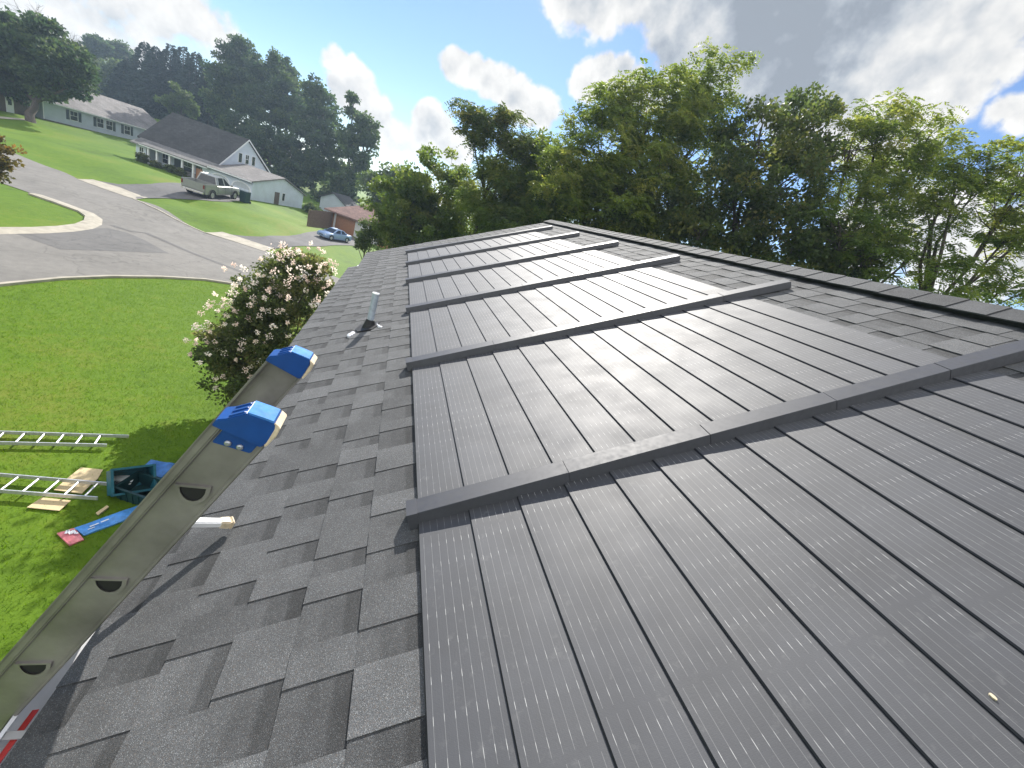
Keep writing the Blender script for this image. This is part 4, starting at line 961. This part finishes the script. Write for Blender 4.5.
# ================================================================ TREES AND SHRUBS
M['leaf_locust'] = leaf_mat('locust_leaf', (.065,.095,.022), (.125,.158,.036), (.24,.235,.06), .62)
M['leaf_green'] = leaf_mat('broad_leaf', (.052,.082,.022), (.098,.135,.032), (.19,.20,.05), .60)
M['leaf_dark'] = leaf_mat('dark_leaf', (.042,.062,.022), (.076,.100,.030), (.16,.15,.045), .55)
M['leaf_far'] = leaf_mat('far_leaf', (.028,.050,.026), (.052,.082,.034), (.10,.13,.045), .45, .6)
M['leaf_far_pale'] = leaf_mat('far_pale_leaf', (.045,.070,.025), (.075,.11,.035), (.13,.16,.055), .35, .6)
M['needle'] = leaf_mat('conifer_needle', (.010,.022,.016), (.018,.036,.024), (.034,.055,.032), .15, .7)
M['leaf_rust'] = leaf_mat('rusty_leaf', (.05,.05,.015), (.11,.085,.025), (.20,.12,.04), .4)
M['leaf_bush'] = leaf_mat('myrtle_leaf', (.048,.066,.022), (.082,.104,.032), (.16,.15,.06), .55)
M['petal'] = leaf_mat('pale_petal', (.58,.44,.40), (.74,.62,.55), (.88,.80,.74), .35, .6)
def unit(v): return v/np.maximum(np.linalg.norm(v, axis=-1, keepdims=True), 1e-9)
def rsph(n): return unit(RNG.normal(size=(n, 3)))
def leaves_geo(C, T, L, Wd):             # diamond leaves: base C, direction T
    n = len(C); up = rsph(n); Sd = unit(np.cross(T, up)); L = np.broadcast_to(L, n)[:, None]; W = np.broadcast_to(Wd, n)[:, None]
    return np.stack([C, C+T*L*.45+Sd*W, C+T*L, C+T*L*.45-Sd*W], 1)
def clumps(lobes, per_m2, shell=.62):
    out = []
    for (c, r) in lobes:
        r3 = np.array(r if hasattr(r, '__len__') else (r, r, r*.85)); n = max(6, int(per_m2*r3.mean()**2*4))
        d = rsph(n); rr = shell+(1-shell)*RNG.random(n)**.6
        lump = 1+.22*np.sin(d[:, 0]*4+c[0])*np.cos(d[:, 1]*5+c[1])+.12*RNG.normal(size=n)
        out.append(np.array(c)+d*r3*(rr*lump)[:, None])
    return np.concatenate(out)
def tree(name, label, cat, base, lobes, mat, style='broad', per_m2=2.0, nleaf=60, leaf=.12, crad=.5, trunk_r=.16, group=None, shell=.55, bark=None, limbs=1.0, sprays=None, flat=.6):
    bark = bark or M['bark']; base = np.array(base, float); t = thing(name, label, cat, base, 0, group)
    lob = [(np.array(c, float), r) for c, r in lobes]
    K = clumps(lob, per_m2, shell)
    if sprays is not None: K = np.concatenate([K, np.array(sprays)])
    # trunk and limbs
    tb = MB(); cen = np.mean([c for c, r in lob], 0); low = min(c[2]-(r if not hasattr(r, '__len__') else r[2])*.4 for c, r in lob)
    fork = base+(cen-base)*np.array([.55, .55, 0])+np.array([0, 0, max(.6, (low-base[2])*.8)])
    pts = [base-np.array([0, 0, .3]), base+(fork-base)*.35+RNG.normal(0, .12, 3)*[1, 1, 0], base+(fork-base)*.7+RNG.normal(0, .12, 3)*[1, 1, 0], fork]
    tb.tube(pts, [trunk_r*1.25, trunk_r*1.0, trunk_r*.85, trunk_r*.7], 9)
    ends = []
    for c, r in lob:
        m1 = fork+(c-fork)*.5+RNG.normal(0, .18, 3)*np.linalg.norm(c-fork)*.3; tb.tube([fork-(0, 0, .05), m1, c], [trunk_r*.55, trunk_r*.38, trunk_r*.2], 7); ends.append((c, m1))
    nb = int(min(len(K), 90)*limbs)
    for k in RNG.choice(len(K), nb, replace=False) if nb else []:
        q = K[k]; j = int(np.argmin([np.linalg.norm(q-c) for c, _ in ends])); c, m1 = ends[j]; s0 = c+(m1-c)*RNG.random()*.5
        md = (s0+q)/2+RNG.normal(0, .1, 3)*np.linalg.norm(q-s0); tb.tube([s0, md, q], [trunk_r*.16, trunk_r*.10, trunk_r*.04], 5, caps=False)
    tb.build('trunk', bark, t, smooth=True)
    # foliage
    nk = len(K); ci = np.repeat(np.arange(nk), nleaf); n = len(ci)
    tone = np.clip(RNG.normal(.45, .20, nk), 0, 1)[ci]
    cr = crad*RNG.uniform(.6, 1.35, nk)[ci]
    off = rsph(n)*(RNG.random(n)**.5)[:, None]*cr[:, None]*np.array([1, 1, flat]); C = K[ci]+off
    if style == 'frond':                 # compound leaves: a stalk of paired leaflets
        out = unit(off*np.array([1, 1, .4])+RNG.normal(0, .35, (n, 3))*np.array([1, 1, .35]))+np.array([0, 0, -.15]); out = unit(out)
        NP = 6; fl_ = leaf*RNG.uniform(.75, 1.3, n); side = unit(np.cross(out, np.array([0, 0, 1.])+RNG.normal(0, .25, (n, 3))))
        Vs = []; Ts = []
        for k in range(NP):
            s = (k+.6)/NP; o = C+out*(fl_*s)[:, None]+np.array([0, 0, -1.])*(fl_*s*s*.35)[:, None]
            for sg in (-1, 1):
                T = unit(side*sg+out*.45+RNG.normal(0, .12, (n, 3))); ll = fl_*.34*(1-.35*abs(s-.45)); Vs.append(leaves_geo(o, T, ll, ll*.22)); Ts.append(tone)
        V = np.concatenate(Vs).reshape(-1, 3); ti = np.concatenate(Ts)
    elif style == 'needle':
        T = unit(off*np.array([1, 1, .3])+np.array([0, 0, -.25])+RNG.normal(0, .2, (n, 3))); ll = leaf*RNG.uniform(.7, 1.3, n); V = leaves_geo(C, T, ll, ll*.28).reshape(-1, 3); ti = tone
    else:
        T = unit(unit(off)+RNG.normal(0, .7, (n, 3))+np.array([0, 0, -.2])); ll = leaf*RNG.uniform(.65, 1.35, n); V = leaves_geo(C, T, ll, ll*.36).reshape(-1, 3); ti = tone
    ti = np.clip(ti+RNG.normal(0, .12, len(ti)), 0, 1)
    np_mesh('crown', V, 4, mat, ti, t, OFF[t.name])
    return t
def LB(*L, d=20, k=.92):                 # lobes from (px, py, radius_px[, depth]) at a depth
    out = []
    for q in L:
        dd = q[3] if len(q) > 3 else d; out.append((dep(q[0], q[1], dd), q[2]*dd/F*k))
    return out
def below(lobes, dx=0, dy=0):
    c = np.mean([q[0] for q in lobes], 0); return (c[0]+dx, c[1]+dy, ht(c[0]+dx, c[1]+dy))
GR = 'trees beyond the roof ridge'
def T(name, label, cat, lobes, mat, dx=0, dy=0, **k): return tree(name, label, cat, below(lobes, dx, dy), lobes, mat, **k)
# ---- behind the roof, left to right
l = LB((408,205,34),(440,190,40),(425,230,36),(462,222,36),(395,232,24), d=24)
T('leafy_tree', 'bushy green tree just beyond the far roof corner, left of the flat-topped tree', 'tree', l, M['leaf_green'], per_m2=5, nleaf=150, leaf=.15, crad=.5, group=GR)
l = LB((484,130,22),(508,122,16),(520,140,20),(470,112,10), d=19)
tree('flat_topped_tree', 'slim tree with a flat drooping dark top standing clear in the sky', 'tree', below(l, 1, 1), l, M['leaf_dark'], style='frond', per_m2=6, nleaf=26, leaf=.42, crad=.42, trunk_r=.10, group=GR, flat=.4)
l = LB((490,195,38),(520,180,34),(545,200,40),(510,225,38),(545,165,26), d=20)
T('leafy_tree', 'rounded hazy green tree directly behind the flat-topped tree and roof peak', 'tree', l, M['leaf_green'], style='frond', per_m2=5, nleaf=46, leaf=.36, crad=.5, group=GR)
l = LB((600,150,48),(650,120,46),(690,150,52),(575,185,42),(620,200,50),(660,195,50),(628,100,24),(700,105,30), d=17)
sp = [dep(*q) for q in [(641,78,17),(655,86,17),(632,92,17),(672,82,17),(715,50,16.5),(722,62,16.5),(735,66,16.5),(712,75,16.5),(700,88,16.5),(745,58,16.3),(728,80,16.5),(705,62,16.5),(600,100,17),(570,120,17.5),(585,110,17.5)]]
T('ailanthus_tree', 'tallest feathery green tree behind the ridge with one long spray reaching right', 'tree', l, M['leaf_locust'], style='frond', per_m2=3.8, nleaf=30, leaf=.40, crad=.50, trunk_r=.2, group=GR, sprays=sp)
l = LB((760,140,46),(805,112,30),(780,185,50),(735,190,40),(830,100,16),(800,150,34), d=15)
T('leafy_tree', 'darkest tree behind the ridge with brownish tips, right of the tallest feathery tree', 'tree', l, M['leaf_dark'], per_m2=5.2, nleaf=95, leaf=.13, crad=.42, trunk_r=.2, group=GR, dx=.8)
l = LB((850,150,40),(900,140,42),(930,135,22),(860,195,44),(905,190,34),(935,160,20),(880,120,26), d=14)
T('locust_tree', 'yellow-green locust tree with layered airy crown under the big cloud', 'tree', l, M['leaf_locust'], style='frond', per_m2=4.0, nleaf=28, leaf=.30, crad=.40, trunk_r=.13, group=GR, flat=.45)
l = LB((870,250,42),(915,255,38),(840,225,34),(890,225,30), d=13)
T('leafy_tree', 'low bright green tree rising just above the ridge below the locust', 'tree', l, M['leaf_green'], style='frond', per_m2=4.8, nleaf=30, leaf=.26, crad=.38, trunk_r=.12, group=GR, flat=.5, dx=.6)
l = LB((990,172,34),(1030,165,46),(955,190,24),(1010,205,38),(1050,215,50),(965,165,18),(940,205,16),(1005,240,20), d=12)
T('locust_tree', 'rightmost locust tree with dark forked branches showing against bright sky', 'tree', l, M['leaf_locust'], style='frond', per_m2=3.6, nleaf=28, leaf=.27, crad=.33, trunk_r=.12, group=GR, flat=.45, dx=.5, dy=-.5)
l = LB((975,285,22),(1015,275,28),(1050,280,40),(940,285,20),(960,262,12), d=11.5)
T('leafy_shrub', 'sparse low shrub showing sky through it at far right, over the ridge', 'shrub', l, M['leaf_green'], style='frond', per_m2=5.5, nleaf=20, leaf=.26, crad=.32, trunk_r=.06, group='shrubs behind the roof ridge')
for k, (L_, lab) in enumerate([
    ([(575,222,28),(600,232,26),(560,205,22),(600,205,24)], 'shaded dark shrub behind the roof peak, below the tallest feathery tree left side'),
    ([(645,240,34),(680,232,36),(660,210,34),(630,220,26)], 'shaded dark shrub behind the ridge beneath the tallest feathery tree trunk'),
    ([(730,250,38),(765,245,36),(740,220,34),(700,225,28)], 'shaded dark shrub behind the ridge beneath the darkest tree'),
    ([(805,265,34),(840,270,30),(800,230,34),(830,245,28)], 'shaded dark shrub behind the ridge between darkest tree and low bright tree')]):
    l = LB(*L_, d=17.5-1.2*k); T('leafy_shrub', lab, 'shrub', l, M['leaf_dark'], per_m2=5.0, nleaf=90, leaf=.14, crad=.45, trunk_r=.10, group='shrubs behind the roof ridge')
# small yellow-green shrub at the far roof corner
l = LB((364,236,9),(357,243,8),(370,226,9),(374,240,9),(380,230,9),(362,247,7), d=25); T('leafy_shrub', 'small yellow-green shrub beside the far eave corner near the blue sedan', 'shrub', l, M['leaf_far_pale'], per_m2=12, nleaf=70, leaf=.12, crad=.28, trunk_r=.05)
# ---- across the street
GF = 'trees behind the houses'
tb_ = hit(31, 122)
dL = float((np.array(tb_)-CW) @ RW[2])
l = LB((26,54,27),(62,62,22),(4,40,26),(44,78,20),(10,78,22),(-16,65,32),(76,86,9),(80,70,8),(47,24,6),(50,42,15), d=dL)
tree('maple_tree', 'large dense dark green maple shading the lawn at the upper left corner', 'tree', tb_, l, M['leaf_far'], per_m2=1.5, nleaf=130, leaf=.42, crad=1.1, trunk_r=.42)
bt = dep(52, 40, dL+14); bt = np.array([bt[0], bt[1], ht(bt[0], bt[1])])
t = thing('bare_tree', 'leafless grey tree with thin twigs poking above the big maple', 'tree', bt)
q = MB(); top = dep(50, 22, dL+14); q.tube([bt-(0,0,.3), (bt+top)/2, top], [.35, .28, .16], 7)
def twig(p, d, L_, r, lv):
    e = p+d*L_; q.tube([p, (p+e)/2+RNG.normal(0, .05, 3)*L_, e], [r, r*.8, r*.5], 5, caps=False)
    if lv: 
        for _ in range(4): twig(p+(e-p)*RNG.uniform(.4, 1), unit(d+RNG.normal(0, .55, 3)), L_*RNG.uniform(.5, .8), r*.55, lv-1)
for a in range(7): twig(top-(0, 0, RNG.uniform(0, 5)), unit(np.array([RNG.normal(0, .9), RNG.normal(0, .5), 1.0])), 2.7, .06, 3)
q.build('trunk', M['bark'], t)
l = LB((96,44,9),(101,50,8),(91,52,7), d=120); T('leafy_tree', 'distant round tree standing alone just right of the big maple', 'tree', l, M['leaf_far'], per_m2=1.2, nleaf=110, leaf=.6, crad=1.3, trunk_r=.4, group=GF)
l = LB((119,50,8),(122,56,8),(114,58,6), d=125); T('leafy_tree', 'distant round tree between the lone round tree and the conifers', 'tree', l, M['leaf_far'], per_m2=1.2, nleaf=110, leaf=.6, crad=1.3, trunk_r=.4, group=GF)
l = LB((100,72,12),(112,80,12),(96,84,9),(120,70,8), d=108); T('leafy_tree', 'pale yellow-green tree above the roof of the long pale house', 'tree', l, M['leaf_far_pale'], per_m2=1.3, nleaf=110, leaf=.55, crad=1.2, trunk_r=.35, group=GF)
def conifer(label, tx, ty, by, d, wpx):
    top = dep(tx, ty, d); bot = dep(tx-2, by, d); gz = ht(top[0], top[1]); t = thing('conifer_tree', label, 'tree', (top[0], top[1], gz), 0, 'conifers behind the houses')
    H = top[2]-gz; R_ = wpx*d/F; q = MB(); q.tube([(top[0], top[1], gz-.3), (top[0], top[1], gz+H*.6), tuple(top-(0,0,.2))], [.3, .2, .03], 7)
    q.build('trunk', M['bark'], t)
    n = 8000; f = RNG.random(n)**.62; az = RNG.uniform(0, 6.283, n); tier = np.sin(f*46+2*np.sin(az*2))*.14
    rr = R_*1.05*(f**.72+.02)*(.45+.55*RNG.random(n)**.5)*(1+tier+.15*np.sin(az*3+tx)); z = top[2]-f*H*.92-rr*.22
    C = np.stack([top[0]+np.cos(az)*rr, top[1]+np.sin(az)*rr, z], -1); Td = unit(np.stack([np.cos(az), np.sin(az), -.35+0*az], -1)+RNG.normal(0, .3, (n, 3))); ll = .62*RNG.uniform(.6, 1.3, n)
    np_mesh('crown', leaves_geo(C, Td, ll, ll*.3).reshape(-1, 3), 4, M['needle'], np.clip(RNG.normal(.4, .25, n), 0, 1), t, OFF[t.name])
for k, (tx, ty, d, w_, lab) in enumerate([(129,58,98,19,'leftmost and shortest conifer of the row, beside the round distant trees'),(145,41,96,20,'sharp-topped conifer, tallest at the left of the row'),(156,46,94,18,'conifer close behind the sharp-topped tallest one'),(171,44,95,19,'slender conifer in the middle of the row with a pointed tip'),(184,46,97,21,'broad conifer right of the slender middle one'),(197,52,93,20,'conifer with a blunt top near the right end of the row'),(212,64,90,18,'low conifer at right end of the row touching the leafy trees')]):
    conifer(lab, tx, ty, 125, d, w_)
l = LB((182,98,10),(172,104,9),(190,108,8), d=84); T('leafy_tree', 'small pale grey-green tree behind the steep dark roof', 'tree', l, M['leaf_far_pale'], per_m2=1.6, nleaf=100, leaf=.42, crad=.9, trunk_r=.2, group=GF)
for L_, d, lab, mt in [
    ([(238,58,18),(232,78,22),(250,92,26),(225,105,20),(262,70,16),(240,44,8)], 84, 'tall loose-topped tree right of the conifers behind the white gable', 'leaf_far'),
    ([(282,72,16),(290,95,22),(270,110,24),(300,120,22),(276,62,9)], 82, 'tall dark tree over the garage wing, left of the gap of sky', 'leaf_far'),
    ([(262,145,22),(290,155,24),(310,170,20),(240,130,16),(285,178,16)], 78, 'low dark tree filling the space directly behind the garage wing', 'leaf_far'),
    ([(318,92,13),(325,110,16),(312,130,18),(330,140,20),(322,165,20)], 76, 'ragged tree with open branches left of the narrow snag-like tree', 'leaf_far'),
    ([(354,98,6),(352,112,8),(368,128,14),(352,140,14),(370,142,10),(356,165,16),(345,185,14)], 70, 'narrow snag-like tree with a bare top spike beside open sky', 'leaf_far'),
    ([(385,185,14),(398,192,14),(378,200,13),(392,172,9),(372,182,10)], 58, 'pale sunlit tree between snag-like tree and bushy tree at roof corner', 'leaf_far_pale'),
    ([(335,192,12),(322,198,10),(350,200,10)], 72, 'low dark shrubby tree behind the pale blue shed', 'leaf_far')]:
    l = LB(*L_, d=d); T('leafy_tree', lab, 'tree', l, M[mt], per_m2=1.35, nleaf=80, leaf=.46, crad=.95, trunk_r=.32, group=GF, shell=.35)
# hedge-like shrubs in front of the porch and by the garage
def at2(u, v, z=0): 
    c, s = math.cos(A2), math.sin(A2); return np.array([O2[0]+u*c-v*s, O2[1]+u*s+v*c, 0])
for u, v, r, lab in [(1.55,-.5,.62,'clipped dark shrub at the left end of the porch'),(3.4,-.7,.45,'dark shrub by the porch door post'),(5.3,-.8,.55,'grey-green shrub below the wide porch window'),(6.7,-.9,.5,'low shrub by the last porch post'),(14.3,-.9,.4,'little shrub in front of the right garage arch')]:
    p = at2(u, v); z = ht(p[0], p[1]); tree('clipped_shrub', lab, 'shrub', (p[0], p[1], z), [((p[0], p[1], z+r*.8), (r, r, r*.8))], M['leaf_dark'], per_m2=30, nleaf=40, leaf=.14, crad=.2, trunk_r=.05, group='shrubs along the white house')
p = hit(311, 214); tree('leafy_shrub', 'bright green shrub at the right corner of the garage wing', 'shrub', p, [((p[0], p[1], p[2]+.7), (.9, .9, .7))], M['leaf_far_pale'], per_m2=14, nleaf=40, leaf=.2, crad=.3, trunk_r=.05)
p = hit(318, 220); tree('leafy_shrub', 'dark shrub in front of the brown board fence', 'shrub', p, [((p[0], p[1], p[2]+.6), (.9, .8, .6))], M['leaf_dark'], per_m2=14, nleaf=40, leaf=.2, crad=.3, trunk_r=.05)
# rusty-leaved young tree at the left edge of the picture (on the island)
pb = hit(-22, 205); db = float((np.array(pb)-CW) @ RW[2])
l = LB((0,148,9),(5,163,8),(-12,160,14),(-4,176,7),(-20,172,13),(-9,140,9), d=db); tree('plum_tree', 'rusty yellow-leaved young tree at the left edge beside the street', 'tree', pb, l, M['leaf_rust'], per_m2=7, nleaf=50, leaf=.16, crad=.36, trunk_r=.09)
# crape myrtle below the eave
bb = np.array(hit(226, 372)); bb[2] = ht(bb[0], bb[1])
l = LB((265,330,40),(300,300,30),(285,275,24),(240,345,34),(235,375,28),(310,275,20),(255,290,24),(225,330,18),(320,290,14),(265,375,26),(240,385,20),(208,345,14),(318,268,16),(295,268,18),(248,318,26),(222,360,18),(272,312,28),(290,322,24),(262,300,20), d=11.6, k=.86)
my = tree('crape_myrtle', 'flowering crape myrtle bush with pale blossoms below the eave by the lawn', 'flowering bush', (bb[0]+.9, bb[1]-1.4, -6.3), l, M['leaf_bush'], per_m2=8, nleaf=150, leaf=.085, crad=.34, trunk_r=.07, limbs=1.2)
fl_ = []; 
for q in [(208,352),(197,345),(190,338),(200,362),(186,356),(213,340),(222,300),(232,296),(240,290),(218,310),(228,305),(212,292),(262,262),(270,256),(282,252),(292,262),(276,270),(300,268),(312,272),(322,268),(330,280),(256,276),(248,300),(268,292),(296,280),(306,290),(318,296),(328,262),(244,268),(286,296),(262,310),(250,322),(240,338),(274,326),(288,320),(292,334),(256,345),(270,338),(236,312),(310,302),(226,322),(284,282),(298,254),(334,272),(326,294),(268,300),(278,308),(260,330)]:
    fl_.append(dep(q[0]+RNG.normal(0, 2), q[1]+RNG.normal(0, 2), 10.55+RNG.normal(0, .35)))
for c_, r_ in l:                         # many small panicles over the sunny side of the crown
    for _ in range(5):
        u_ = unit(np.array([RNG.normal(-.1, .8), RNG.normal(-.35, .7), RNG.uniform(.1, 1.2)])); fl_.append(c_+u_*(r_+.22)*RNG.uniform(.95, 1.15))
fl_ = np.array(fl_); nf = 30; ci = np.repeat(np.arange(len(fl_)), nf); off = rsph(len(ci))*(RNG.random(len(ci))**.5*RNG.uniform(.035, .10, len(fl_))[ci])[:, None]
C = fl_[ci]+off*np.array([1, 1, 1.1]); V = leaves_geo(C, unit(off+RNG.normal(0, .03, off.shape)), .045, .018).reshape(-1, 3)
np_mesh('blossom', V, 4, M['petal'], np.clip(RNG.normal(.55, .25, len(fl_))[ci]+RNG.normal(0, .12, len(ci)), 0, 1), my, OFF[my.name])
# far wooded hills closing the horizon
hm = MB(); hv = []
for k in range(61):
    a = rad(-75+150*k/60); r0 = 330
    x, y = math.sin(a)*r0, math.cos(a)*r0; hv.append((x, y, -16)); 
top_ = [(x*1.35, y*1.35, -4+6*math.sin(k*.5)+5*math.sin(k*.23+1)+2*math.sin(k*1.7)) for k, (x, y, z) in enumerate(hv)]
back = [(x*1.9, y*1.9, -20) for x, y, z in hv]
hm.add(hv+top_+back, [(k, k+1, k+62, k+61) for k in range(60)]+[(k+61, k+62, k+123, k+122) for k in range(60)])
M['hill'] = paint('wooded_hill', (.03,.05,.03), .95, var=.5, scale=.15)
tag(hm.build('hills', M['hill'], None, off=(0, 0, 0)), kind='structure')
# ================================================================ SKY, SUN, CAMERA
SUN_EL, SUN_AZ = 37.0, 12.0              # azimuth from +Y towards +X
sd = Vector((math.sin(rad(SUN_AZ))*math.cos(rad(SUN_EL)), math.cos(rad(SUN_AZ))*math.cos(rad(SUN_EL)), math.sin(rad(SUN_EL))))
wd_ = bpy.data.worlds.new('World'); S.world = wd_; wd_.use_nodes = True; nt = wd_.node_tree; nt.nodes.clear()
out = nd(nt, 'ShaderNodeOutputWorld'); sky = nd(nt, 'ShaderNodeTexSky', sky_type='NISHITA'); sky.sun_disc = False; sky.sun_elevation = rad(SUN_EL); sky.sun_rotation = rad(SUN_AZ)
sky.air_density = 1.0; sky.dust_density = .1; sky.ozone_density = 1.6; sky.altitude = 100
bg = nd(nt, 'ShaderNodeBackground'); bg.inputs[1].default_value = .095; lk(nt, mixc(nt, 1.0, sky.outputs[0], (.78,.86,1.0), 'MULTIPLY'), bg.inputs[0])
tc = nd(nt, 'ShaderNodeTexCoord'); dirv = tc.outputs['Generated']
def vadd(a, b, sc_):
    n = nd(nt, 'ShaderNodeVectorMath', operation='MULTIPLY_ADD'); lk(nt, a, n.inputs[0]); n.inputs[1].default_value = (sc_,)*3; lk(nt, b, n.inputs[2]); return n.outputs[0]
def cloud_density(vec):
    nz = nd(nt, 'ShaderNodeTexNoise'); nz.inputs['Scale'].default_value = 7; nz.inputs['Detail'].default_value = 3; lk(nt, vec, nz.inputs['Vector'])
    c5 = nd(nt, 'ShaderNodeVectorMath', operation='SUBTRACT'); lk(nt, nz.outputs['Color'], c5.inputs[0]); c5.inputs[1].default_value = (.5,.5,.5)
    wv = vadd(c5.outputs[0], vec, .045); acc = None
    for (c, r, wgt) in CLOUDS:
        ds = nd(nt, 'ShaderNodeVectorMath', operation='DISTANCE'); lk(nt, wv, ds.inputs[0]); ds.inputs[1].default_value = c
        v = math_(nt, 'MULTIPLY', math_(nt, 'SUBTRACT', 1, math_(nt, 'DIVIDE', ds.outputs['Value'], r)), wgt); acc = v if acc is None else math_(nt, 'MAXIMUM', acc, v)
    n1 = noise(nt, vec, 13, 6, .55); n2 = noise(nt, vec, 42, 3, .6)
    dn = math_(nt, 'ADD', acc, math_(nt, 'MULTIPLY', math_(nt, 'SUBTRACT', n1, .5), 1.2)); return math_(nt, 'ADD', dn, math_(nt, 'MULTIPLY', math_(nt, 'SUBTRACT', n2, .5), .36)), n1
CLOUDS = []
for L_, r, w_ in [([(760,40),(810,50),(860,62),(905,80),(930,70),(945,60),(895,105),(850,98),(800,80)], .115, 1.15), ([(915,92),(940,58),(948,85),(895,114)], .065, 1.2), ([(720,2),(770,-10),(830,0),(890,10),(760,-60),(850,-60)], .16, 1.25), ([(690,-12),(655,-25),(710,12)], .10, 1.1),
                  ([(600,2),(575,-6),(625,-4)], .07, .9), ([(456,62),(472,70),(488,78),(503,84),(516,98)], .042, 1.15), ([(150,4),(172,12),(194,22),(212,34)], .055, .7), ([(338,62),(350,70),(358,78)], .030, .75), ([(345,95),(360,100),(378,118),(392,134)], .046, .78), ([(428,124),(436,134),(422,140),(446,146),(455,150)], .042, 1.1),
                  ([(602,74),(618,76),(588,80),(636,82),(655,88)], .042, 1.1), ([(1012,55),(1018,60)], .035, .7), ([(1016,104),(1024,110)], .035, .8), ([(940,230),(990,255),(1040,250),(880,235)], .10, .9), ([(520,105),(540,110)], .05, .8), ([(25,8),(60,14),(100,22)], .10, .55)]:
    for q in L_: v = ray(*q); v = v/np.linalg.norm(v); CLOUDS.append((tuple(map(float, v)), r, w_))
d0, n1a = cloud_density(dirv)
sh = nd(nt, 'ShaderNodeVectorMath', operation='ADD'); lk(nt, dirv, sh.inputs[0]); sh.inputs[1].default_value = (.004, .006, .026)
n1b = noise(nt, sh.outputs[0], 13, 4, .55)
# unseen bright clouds behind and overhead, added to lift the fill light
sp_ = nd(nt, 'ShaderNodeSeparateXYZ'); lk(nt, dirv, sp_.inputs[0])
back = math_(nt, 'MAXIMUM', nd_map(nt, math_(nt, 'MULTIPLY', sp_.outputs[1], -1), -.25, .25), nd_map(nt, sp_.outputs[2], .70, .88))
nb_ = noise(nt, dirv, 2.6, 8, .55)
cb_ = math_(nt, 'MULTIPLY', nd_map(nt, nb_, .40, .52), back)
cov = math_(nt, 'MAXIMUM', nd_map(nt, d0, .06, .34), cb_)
thick = nd_map(nt, d0, .30, 1.25)
lit = math_(nt, 'MULTIPLY', math_(nt, 'SUBTRACT', n1a, n1b), .9)
for gp_, gr_, ga_ in [((735,18), .24, .24), ((850,-10), .20, .17)]:      # the thick grey heart of the bank
    gv = ray(*gp_); gv = gv/np.linalg.norm(gv); gd = nd(nt, 'ShaderNodeVectorMath', operation='DISTANCE'); lk(nt, dirv, gd.inputs[0]); gd.inputs[1].default_value = tuple(map(float, gv))
    gn = math_(nt, 'ADD', math_(nt, 'DIVIDE', gd.outputs['Value'], gr_), math_(nt, 'MULTIPLY', math_(nt, 'SUBTRACT', noise(nt, dirv, 9, 5, .6), .5), 1.4))
    lit = math_(nt, 'SUBTRACT', lit, math_(nt, 'MULTIPLY', math_(nt, 'SUBTRACT', 1, nd_map(nt, gn, .35, 1.05)), ga_))
lum = math_(nt, 'ADD', math_(nt, 'SUBTRACT', .93, math_(nt, 'MULTIPLY', thick, .14)), lit)
lum = math_(nt, 'MINIMUM', math_(nt, 'MAXIMUM', lum, .46), 1.08)
lum = math_(nt, 'ADD', lum, math_(nt, 'MULTIPLY', cb_, .85))  # extra glow on the added clouds, for fill
cc = mixc(nt, nd_map(nt, lum, .45, .95), (.76,.86,1.0), (1,.995,.98))
cl = mixc(nt, 1.0, cc, comb(nt, lum), 'MULTIPLY')
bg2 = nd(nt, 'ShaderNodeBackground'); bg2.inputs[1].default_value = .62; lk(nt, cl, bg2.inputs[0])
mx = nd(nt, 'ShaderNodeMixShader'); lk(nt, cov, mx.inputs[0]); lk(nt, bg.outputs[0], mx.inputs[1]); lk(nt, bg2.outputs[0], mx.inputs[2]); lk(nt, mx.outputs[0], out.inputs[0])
sl = bpy.data.lights.new('sun', 'SUN'); sl.energy = 4.8; sl.angle = rad(.53); sl.color = (1, .955, .885)
so = bpy.data.objects.new('sun', sl); COL.objects.link(so); so.location = (0, 40, 60); so.rotation_euler = sd.to_track_quat('Z', 'Y').to_euler()
cam = bpy.data.cameras.new('camera'); cam.sensor_width = 36; cam.lens = F/PW*36; cam.clip_start = .02; cam.clip_end = 3000
co_ = bpy.data.objects.new('camera', cam); COL.objects.link(co_); S.camera = co_
co_.matrix_world = Matrix(((RW[0][0], -RW[1][0], -RW[2][0], CW[0]), (RW[0][1], -RW[1][1], -RW[2][1], CW[1]), (RW[0][2], -RW[1][2], -RW[2][2], CW[2]), (0, 0, 0, 1)))
S.view_settings.view_transform = 'Standard'; S.view_settings.look = 'None'; S.view_settings.exposure = .72; S.view_settings.gamma = 1
S.cycles.max_bounces = 7; S.cycles.caustics_reflective = False; S.cycles.caustics_refractive = False; S.cycles.transparent_max_bounces = 8; S.cycles.use_adaptive_sampling = True

bpy.context.view_layer.update()
# air between us and the far side of the street
ztop = max((o.matrix_world @ Vector(c)).z for o in S.objects if o.type == 'MESH' for c in o.bound_box)+.6
print('ztop', ztop)
hz = MB(); hz.span((-680, -320, -24), (680, 680, ztop))
m_ = bpy.data.materials.new('haze'); m_.use_nodes = True; n_ = m_.node_tree; n_.nodes.clear(); o_ = n_.nodes.new('ShaderNodeOutputMaterial'); v_ = n_.nodes.new('ShaderNodeVolumePrincipled')
v_.inputs['Color'].default_value = (.62,.80,1.0,1); v_.inputs['Density'].default_value = .0007; v_.inputs['Anisotropy'].default_value = .35
n_.links.new(v_.outputs[0], o_.inputs['Volume'])
tag(hz.build('haze', m_, None, off=(0, 0, 0)), kind='stuff')
S.cycles.volume_bounces = 0
